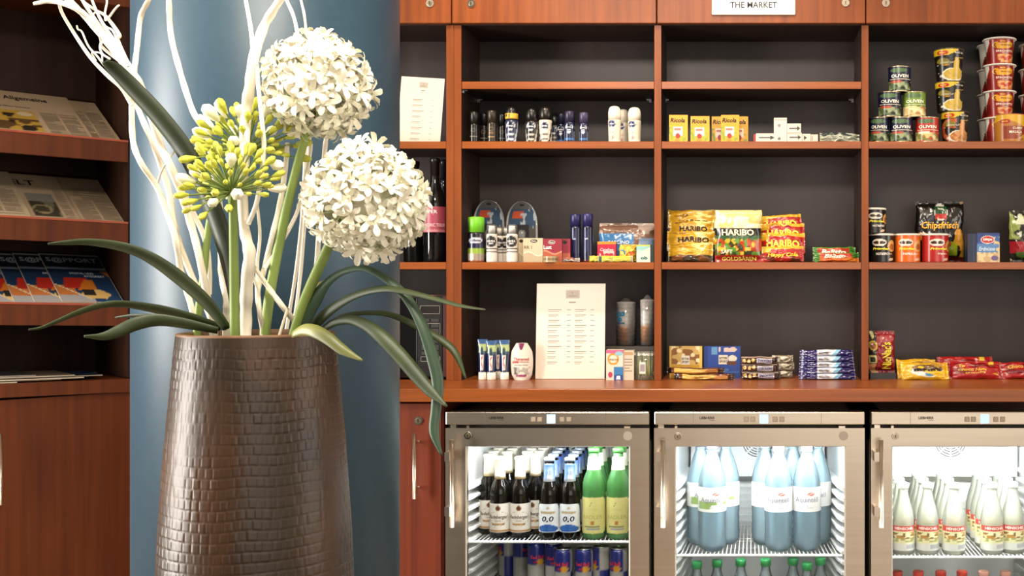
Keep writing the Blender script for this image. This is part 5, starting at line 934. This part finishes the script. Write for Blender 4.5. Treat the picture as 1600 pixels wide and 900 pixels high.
# brown beer with white label
r, h = .0302, .236
beer = [(r*.9, 0), (r, .005), (r, .128), (r*.96, .140), (r*.80, .155), (r*.58, .168), (r*.50, .180), (r*.45, .225)]
pa = art('#e6ded2', ('e', .5, .84, .075, .10, '#8a5a2a'), ('e', .5, .84, .045, .06, '#5a3018'), ('l', lambda u, v: abs(((u-.5)/.34)**2+((v-.5)/.22)**2-1) < .09, '#b8a888'), ('r', .30, .70, .24, .31, '#8a5c2c'), ('r', 0, 1, .03, .09, '#b08040'), ('r', 0, 1, .0, .03, '#f0ece4'), ('n', .34, .66, .22, .33, 12, .55, '#c9a060', 3))
foil = [(r*.56, .171), (r*.53, .182), (r*.50, .226), (r*.56, .228), (r*.56, h-.003), (r*.45, h)]
fp = art('#e8e0cc', ('e', .5, .28, .10, .09, '#b8863a'), ('r', 0, 1, .78, .80, '#c9a860'), ('r', 0, 1, .0, .04, '#c9a860'))
def beer_at(px, Y, lbl, group): return (X(px, Y), Y, zs1)
B1 = bottle('beer_bottle', 'brown beer bottle with white label, front row left', 'bottle', (X(781.5, 3.285), 3.285, zs1), beer, BROWNG, [('label', lab(r*1.015, r*1.015, .018, .102), PRINT, pa, [('Radeberger', .5, .52, .16, '#4a3a2a', -.62, .012, .3), ('PILSNER', .5, .40, .04, '#8a6a3a', .3)]), ('foil', foil, GLOSSP, fp, ())], 'brown beer bottles with white labels')
dup(B1, (X(813, 3.285), 3.285, zs1), 'brown beer bottle with white label, front row right', .04)
dup(B1, (X(764, 3.335), 3.335, zs1), 'brown beer bottle with white label, peeping out at the left', .25); dup(B1, (X(837, 3.335), 3.335, zs1), 'brown beer bottle with white label, peeping out next to the blue-labelled beer', -.15)
for px, Y0 in ((781.5, 3.285), (813, 3.285)):
    for k in range(1, 4): dup(B1, (X(px, Y0), Y0+.0655*k+.04, zs1), 'brown white-labelled beer bottle, %s behind the front row %s one' % (NTH[k], 'left' if px < 800 else 'right'))
for px in (764, 837):
    for k in range(1, 4): dup(B1, (X(px, 3.335), 3.335+.0655*k, zs1), 'brown white-labelled beer bottle, %s behind the one peeping out %s' % (NTH[k], 'at the left' if px < 800 else 'at the right'))
# alcohol-free beer, blue labels
pa0 = art('#e9ebee', ('l', lambda u, v: ((u-.5)/.42)**4+((v-.5)/.52)**4 > 1, '#1a1410'), ('g', .34, .02, '#ffffff'), ('l', lambda u, v: v < .30+.10*math.cos((u-.5)*5)-.12 and ((u-.5)/.40)**4+((v-.5)/.50)**4 < 1, '#2f62ae'), ('e', .5, .86, .05, .05, '#c9b890'), ('r', .28, .72, .66, .74, '#d8cdb8'))
fp0 = art('#dfe6f2', ('l', lambda u, v: v < .35+.2*math.sin(u*8), '#8aa8dc'), ('r', 0, 1, .86, 1, '#4a6ab8'), ('r', 0, 1, 0, .08, '#f2f4f8'))
B2 = bottle('beer_bottle', 'alcohol-free beer bottle with blue-white label, left of the front two', 'bottle', (X(858.5, 3.268), 3.268, zs1), beer, BROWNG, [('label', lab(r*1.015, r*1.015, .022, .104), PRINT, pa0, [('0,0', .5, .46, .22, '#1c2438', -.36, .02, .15), ('Bitburger', .5, .70, .10, '#a08a58', -.48, .01, .2)]), ('foil', [(r*.60, .165), (r*.54, .180), (r*.52, .214), (r*.50, .218)], GLOSSP, fp0, [('0,0', .5, .5, .26, '#5a7ac0', .4, .01)]), ('cap', [(r*.53, .226), (r*.53, h-.002), (r*.4, h)], mat('cap_pale_blue', (.55, .62, .78), .3, .6), None, ())], 'alcohol-free beer bottles')
dup(B2, (X(890.5, 3.268), 3.268, zs1), 'alcohol-free beer bottle with blue-white label, right of the front two', .03)
for px in (858.5, 890.5):
    for k in range(1, 5): dup(B2, (X(px, 3.268), 3.268+.068*k, zs1), 'alcohol-free beer bottle, %s behind the %s front one' % (NTH[k], 'left' if px < 870 else 'right'))
# green shandy
R, H = .0345, .262
gp = [(R*.9, 0), (R, .006), (R, .150), (R*.95, .166), (R*.72, .188), (R*.50, .208), (R*.44, .225), (R*.42, .252)]
pg = art('#d8d084', ('l', lambda u, v: ((u-.5)/.47)**4+((v-.5)/.50)**4 > 1, '#2f7a24'), ('l', lambda u, v: .86 < ((u-.5)/.47)**4+((v-.5)/.50)**4 < 1, '#eee8b8'), ('l', lambda u, v: abs(u-.46-.3*(v-.82)) < .012 and .74 < v < .86, '#6a8a2a'), ('e', .5, .30, .05, .05, '#b8763a'), ('r', .28, .70, .17, .20, '#5a6a4a'), ('r', .32, .70, .12, .135, '#6a7ab0'))
G1 = bottle('shandy_bottle', 'green glass shandy bottle with yellow label, left of the front two', 'bottle', (X(928, 3.275), 3.275, zs1), gp, GREENG, [('label', lab(R*1.012, R*1.012, .016, .124), PRINT, pg, [('RADLER', .5, .46, .10, '#a8a05a', -.56, .01), ('OeTTinger', .5, .66, .07, '#b8b070', .5)]), ('neck_label', lab(R*.60, R*.47, .196, .238), PRINT, art('#ece8d8', ('r', 0, 1, 0, .1, '#9ab88a')), ()), ('cap', [(R*.47, .250), (R*.48, H-.002), (R*.4, H)], mat('cap_green', (.10, .35, .08), .3, .4), None, ())], 'green shandy bottles')
dup(G1, (X(966, 3.275), 3.275, zs1), 'green glass shandy bottle with yellow label, at the right end of the shelf', -.03)
for px in (928, 966):
    for k in range(1, 4): dup(G1, (X(px, 3.275), 3.275+.077*k, zs1), 'green shandy bottle, %s behind the %s front one' % (NTH[k], 'left' if px < 950 else 'right'))
# energy drink cans
rc_, hc_ = .0265, .134
pe = art('#1f2c82', ('l', lambda u, v: (v < .50 and u < .80) or u > .80, '#a9a8a4'), ('l', lambda u, v: u > .80 and v < .5, '#1f2c82'), ('e', .55, .58, .22, .05, '#d8a02a'), ('e', .40, .57, .10, .035, '#c02a24'))
ALU = mat('aluminium', (.72, .72, .70), .25, 1)
def can(lbl, px, Y, rz): 
    t = thing('energy_drink_can', lbl, 'can', (X(px, Y), Y, .284), rz, 'blue and silver energy drink cans')
    b = lathe('body', [(rc_*.85, 0), (rc_, .008)]+[(rc_, .008+(hc_-.020)*k/20) for k in range(1, 21)]+[(rc_*.88, hc_-.002)], TINP, t, 28, paint=pe)
    text(b, cylsurf(rc_, rc_, hc_), math.pi*rc_, hc_, 'Red Bull', .46, .68, .085, '#d02a2a', -.50, .02)
    lid = lathe('lid', [(rc_*.89, hc_-.002), (rc_*.90, hc_), (rc_*.84, hc_), (rc_*.82, hc_-.003)], ALU, t, 28); box('tab', -.006, .006, -.010, .008, hc_-.0025, hc_-.001, ALU, t); return t
c0 = can('energy drink can, first from the left in the front row', 880.5, 3.275, 0)
dup(c0, (X(912.5, 3.275), 3.275, .284), 'energy drink can, second in the front row', .1); dup(c0, (X(939, 3.30), 3.30, .284), 'energy drink can turned to its silver side, third in the front row', -1.05); dup(c0, (X(967, 3.28), 3.28, .284), 'energy drink can, rightmost in the front row', -.4)
dup(c0, (X(838, 3.36), 3.36, .284), 'energy drink can in the second row, left', .45); dup(c0, (X(866, 3.345), 3.345, .284), 'energy drink can in the second row, partly behind the first', .3)
dup(c0, (X(815, 3.45), 3.45, .284), 'energy drink can far back in shadow, half blue', 1.2); dup(c0, (X(793, 3.47), 3.47, .284), 'energy drink can far back at the left, silver side out', -1.2)
# water bottles
zs2 = Z(866, 3.235)+.0015; r, h = .0415, .312
wp = [(r*.62, .0), (r*.92, .010), (r, .022)]+[(r*(1 if k % 2 else .972), .028+.0105*k) for k in range(8)]+[(r, .116), (r, .192), (r*.97, .205), (r*.80, .232), (r*.58, .260), (r*.40, .280), (r*.36, .288), (r*.44, .290), (r*.44, .293), (r*.36, .295), (r*.36, .300)]
def pw(g): return art('#ecebe8', *([('n', .1, .9, .12, .42, 6, .5, '#8aa85a', 3)] if g else []), ('e', .56, .72, .07, .08, '#d8644a'), ('l', lambda u, v: abs(v-.72-(u-.56)*.8) < .018 and .49 < u < .63, '#f0e8e4'), ('r', .42, .62, .16, .19, '#c4c4c4'))
def water(lbl, px, Y, g, capc, rz=0):
    return bottle('water_bottle', lbl, 'bottle', (X(px, Y), Y, zs2), wp, WATERB, [('label', lab(r*1.012, r*1.012, .118, .190), PRINT, pw(g), [('Aquintéll', .47, .46, .26, '#6a6a80', -.54, .004)]), ('cap', [(r*.40, .294), (r*.41, h-.002), (r*.36, h)], mat('cap_'+capc.strip('#'), capc, .35), None, ())], 'blue water bottles')
w1 = water('blue water bottle with blue cap in front, label touched with green', 1113, 3.285, True, '#5a62d0'); w1.rotation_euler.z = .1
dup(w1, (X(1095, 3.36), 3.36, zs2), 'blue water bottle with dark blue cap behind, left', .5); dup(w1, (X(1134, 3.37), 3.37, zs2), 'blue water bottle with dark blue cap behind, right', -.5)
w2 = water('blue water bottle with white cap in front, left of the right group', 1216.5, 3.285, False, '#dfe6ea')
dup(w2, (X(1260.5, 3.29), 3.29, zs2), 'blue water bottle with white cap in front, right of the right group', .05); dup(w2, (X(1196, 3.36), 3.36, zs2), 'blue water bottle with white cap behind, left of the right group', .1); dup(w2, (X(1239, 3.365), 3.365, zs2), 'blue water bottle with white cap behind the two front ones'); dup(w2, (X(1277, 3.37), 3.37, zs2), 'blue water bottle with white cap behind at the right wall', -.2)
# green-capped small bottles
sb = [(.024, 0), (.030, .004), (.030, .11), (.027, .128), (.016, .158), (.013, .172), (.013, .182)]
def small(lbl, px, Y, zb, capm, glass, group, name='small_bottle'):
    return bottle(name, lbl, 'bottle', (X(px, Y), Y, zb), sb, glass, [('cap', [(.0155, .180), (.0160, .197), (.0145, .200)], capm, None, ())], group)
gc = mat('cap_bright_green', (.035, .36, .10), .35); zl2 = .1795
s1 = small('green-capped bottle, tallest-looking at the left of the right four', 1196.5, 3.30, zl2, gc, WATERC, 'green-capped bottles')
for px, Y, l in ((1239, 3.31, 'second of the right four'), (1261, 3.27, 'third of the right four, standing nearer'), (1282, 3.31, 'last of the right four'), (1089, 3.34, 'leftmost, deep in the lower compartment'), (1120.5, 3.36, 'second from the left, low in the compartment'), (1157.5, 3.37, 'third from the left, low in the compartment')):
    dup(s1, (X(px, Y), Y, zl2-(.018 if Y > 3.32 else (.004 if Y < 3.28 else 0))), 'green-capped bottle, '+l)
# lemonade
zs3 = Z(869, 3.235)+.0015; r, h = .0335, .205
lp = [(r*.9, 0), (r, .006), (r, .090), (r*.97, .104), (r*.82, .128), (r*.62, .150), (r*.48, .168), (r*.42, .182), (r*.42, .190)]
pl = art('#e4dfae', ('r', .04, .96, .80, 1, '#c8403a'), ('r', .0, 1, .0, .30, '#dcdcd4'), ('n', .15, .85, .50, .74, 9, .45, '#b8863a', 3), ('n', .15, .85, .50, .72, 10, .6, '#7a5a2a', 5), ('n', .15, .85, .34, .48, 11, .55, '#a8a868', 6), ('r', .55, .85, .10, .24, '#b4b4b4'))
l1 = bottle('lemonade_bottle', 'pale lemonade bottle with red-topped label, leftmost in front', 'bottle', (X(1411, 3.275), 3.275, zs3), lp, LEMON, [('label', lab(r*1.015, r*1.015, .012, .084), PRINT, pl, [('HENSCHEL', .5, .90, .11, '#f2e4d8', -.56, .03)]), ('cap', [(r*.46, .188), (r*.47, .202), (r*.4, .205)], mat('cap_white', (.82, .82, .80), .35), None, ())], 'pale lemonade bottles')
for px, Y, l in ((1449, 3.275, 'second in front'), (1490, 3.27, 'third in front'), (1550, 3.275, 'fourth in front, right of the gap'), (1582, 3.285, 'rightmost in view')):
    dup(l1, (X(px, Y), Y, zs3), 'pale lemonade bottle with red-topped label, '+l, .05*((px % 3)-1))
for px in (1411, 1449, 1490, 1550, 1584):
    for k in (1, 2, 3): dup(l1, (X(px, 3.275), 3.285+.07*k, zs3), 'pale lemonade bottle, %s behind the %s front one' % (NTH[k], {1411: 'leftmost', 1449: 'second', 1490: 'third', 1550: 'fourth', 1584: 'rightmost'}[px]))
rcm = mat('cap_red', (.55, .04, .02), .35); zl3 = .1435
r1 = small('red-capped bottle, leftmost in the lower compartment', 1402, 3.30, zl3, rcm, WATERC, 'red-capped bottles')
for px, l in ((1435, 'second from the left in the lower compartment'), (1470, 'third from the left in the lower compartment'), (1503, 'last of the four in the lower compartment')): dup(r1, (X(px, 3.30), 3.30, zl3), 'red-capped bottle, '+l)
p1_ = small('pink-capped bottle beside the red-capped ones', 1537, 3.30, zl3, mat('cap_pink', (.72, .36, .28), .4), WATERC, 'pink-capped bottles'); dup(p1_, (X(1571, 3.30), 3.30, zl3), 'pink-capped bottle nearest the right picture edge')
# ================================================================== newspapers and magazines in the rack
def u_of(px):
    k = (px-PX)/F; return (k*YO-XO)/(S2*(1-k))
def sheet(name, lbl, cat, row, px0, px1, depth, lift, paint, T=(), group=None, nu=44, nv=40, wav=.0, rulings=()):
    """flat printed sheet lying on a sloping board of the rack"""
    y0, y1, s = RS[row]; u0, u1 = u_of(px0), u_of(px1); W_ = u1-u0
    t = thing(name, lbl, cat, (XO, YO, 0), math.radians(45), group)
    sl_ = .170/(RD-.018); cs_ = 1/math.hypot(1, sl_)
    def sf(u, v, o):
        w_ = .024+v*depth*cs_; uu = u0+u*W_
        return (uu, w_-(o+lift)*sl_*cs_, zr(y0)-.004-s*uu+(w_-.018)*sl_+.001+(o+lift)*cs_+wav*math.sin(u*7+v*2)*v)
    g = grid('front_page', nu, nv, lambda u, v: sf(u, v, 0), PAPER, t, paint)
    V, Fc = [], []
    ring_ = [(i/12, 0) for i in range(13)]+[(1, i/12) for i in range(1, 13)]+[(1-i/12, 1) for i in range(1, 13)]+[(0, 1-i/12) for i in range(1, 12)]
    for a, b in ring_: V += [sf(a, b, 0), sf(a, b, -.0028)]
    n_ = len(ring_); Fc = [(2*i, 2*i+1, 2*((i+1) % n_)+1, 2*((i+1) % n_)) for i in range(n_)]
    mesh('page_edges', V, Fc, mat('paper_edge', (.62, .52, .40), .8), t)
    for tt in T: text(g, sf, W_, depth, *tt)
    if rulings: bars(g, sf, rulings, '#7a6a58')
    return t
def cols_(a, b, v0, v1, n, rows, seed):
    rn = random.Random(seed); L = []; cw = (b-a)/n
    for c in range(n):
        for k in range(rows):
            v = v0+(v1-v0)*k/rows
            if rn.random() < .93: L.append((a+c*cw+cw*.06, a+(c+1)*cw-cw*(.06 if rn.random() < .85 else .4), v, v+(v1-v0)/rows*.42))
    return L
NP = '#b39a7c'
sheet('newspaper', 'newspaper lying underneath on the top rack shelf, only its right edge showing', 'newspaper', 0, 40, 194, .335, .0005, art(NP, ('n', 0, 1, 0, 1, 9, .7, '#a88f72', 3)), [('te', .64, .86, .05, '#2a241e', .2, .02)], 'newspapers', rulings=cols_(.62, .97, .03, .72, 2, 40, 2))
sheet('newspaper', 'newspaper with black-letter masthead and yellow cartoon, top shelf of the rack', 'newspaper', 0, -70, 149, .345, .005, art(NP, ('r', .30, .655, .05, .50, '#b8913a'), ('n', .30, .655, .05, .44, 9, .56, '#2a2018', 4), ('n', .30, .655, .05, .30, 13, .5, '#5a4020', 6), ('e', .57, .44, .06, .045, '#c9b894'), ('r', .0, 1, .66, .665, '#8a765c')), [('er Allgemeine', .60, .82, .125, '#1c1712', -.42, .02), ('Die neue Mitte Europas', .47, .60, .035, '#3a3028', -.34)], 'newspapers', rulings=cols_(.68, .98, .03, .52, 2, 34, 5)+cols_(.0, .28, .03, .5, 2, 34, 6))
sheet('newspaper', 'newspaper with photograph and bold masthead on the second rack shelf', 'newspaper', 1, 30, 204, .335, .0005, art(NP, ('r', .16, .42, .06, .56, '#6a6450'), ('n', .16, .42, .06, .40, 9, .5, '#3a3426', 4), ('r', .16, .42, .4, .56, '#7d7c70'), ('e', .27, .22, .09, .10, '#8a7a58'), ('e', .27, .22, .07, .07, '#3f3826'), ('r', .555, .57, 0, 1, '#9a8468'), ('n', .58, .97, .5, .75, 8, .5, '#9c876c', 6)), [('ELT', .20, .80, .115, '#1c1814', -.24, .015)], 'newspapers', rulings=cols_(.44, .54, .03, .70, 1, 40, 8)+cols_(.59, .97, .03, .50, 2, 36, 9)+[(.64, .92, .58, .60), (.64, .9, .63, .65)])
sheet('newspaper', 'newspaper cut by the left picture edge on the second rack shelf', 'newspaper', 1, -110, 52, .335, .005, art('#b8a284'), [('W', .72, .82, .11, '#1c1814', .12, .015)], 'newspapers', rulings=cols_(.55, .96, .10, .62, 2, 40, 11)+[(.6, .95, .05, .06)])
mg = art('#101726', ('r', 0, 1, .0, .66, '#1f3f66'), ('g', .0, 1, '#0e1420'), ('r', 0, 1, .68, .70, '#7d8894'), ('l', lambda u, v: v < .34 and u < .36-.2*v, '#c9763a'), ('l', lambda u, v: v < .14 and u < .55, '#a8a4a4'), ('l', lambda u, v: .26 < v < .50 and .14+.3*(v-.26) < u < .62-.1*(v-.26), '#b8281c'), ('l', lambda u, v: .22 < v < .46 and .34+.8*(v-.22) < u < .68, '#c9701e'), ('l', lambda u, v: abs(v-.16+.10*abs(u-.62)) < .09 and .36 < u < .86 and abs(u-.61) < .26-abs(v-.15)*1.4, '#d8b068'), ('l', lambda u, v: abs(v-.19) < .05 and .40 < u < .62, '#2a2420'), ('l', lambda u, v: abs(v-.36+.62*u) < .012 and u < .5, '#e0cfa8'), ('l', lambda u, v: u < .016 or u > .985 or v > .975, '#a49c92'), ('l', lambda u, v: u > .85 and .5 < v < .66 and v > .66-(u-.85), '#a8642a'))
for i, (p0, nm) in enumerate(((-24, 'copy cut by the left picture edge'), (26, 'second copy of the fan'), (57, 'third copy of the fan'), (100, 'rightmost copy, fully visible'))):
    sheet('magazine', 'dark blue magazine with a red sail cover, '+nm, 'magazine', 2, p0, p0+97, .325, .0005+.0034*i, mg, [('S@PPORT', .5, .86, .125, '#8d9196', -.86, .03), ('DIGITAL UND', .55, .585, .042, '#c4ccd4', -.40, .01), ('INTEGRIERT', .74, .525, .042, '#c4ccd4', -.34, .01)], 'dark blue magazines', 50, 50, rulings=())
zt_ = zr(596)
for i, (a, b, z, d0, c) in enumerate(((-120, 28, 0, .01, '#b8a890'), (-60, 98, .0035, .02, '#a89880'), (-90, 133, .007, .012, '#c4b49a'), (-20, 165, .0105, .03, '#9a8c78'), (-100, 120, .014, .02, '#b0a08a'), (-100, 60, .0175, .03, '#8a8074'))):
    u0, u1 = u_of(a), u_of(b); t = thing('magazine', 'magazine lying flat under the sloping shelves, %s in the low pile' % ('lowest', 'second', 'third', 'fourth', 'fifth', 'topmost')[i], 'magazine', (XO, YO, 0), math.radians(45), 'flat magazine pile')
    V = [(x, y, zz-.018*x*0-.018*x+zt_+.0006) for x, y, zz in boxv(u0, u1, d0, d0+.24, z, z+.003)]
    mesh('pages', V, BOXF, mat('pages_'+c.strip('#'), c, .7), t); mesh('cover', [(x, y, zz+.0004) for x, y, zz in V[4:]], [(0, 1, 2, 3)], mat('cover_%d' % (i % 3), ('#1f2a44', '#6a5a4a', '#3a3a3c')[i % 3], .3), t)
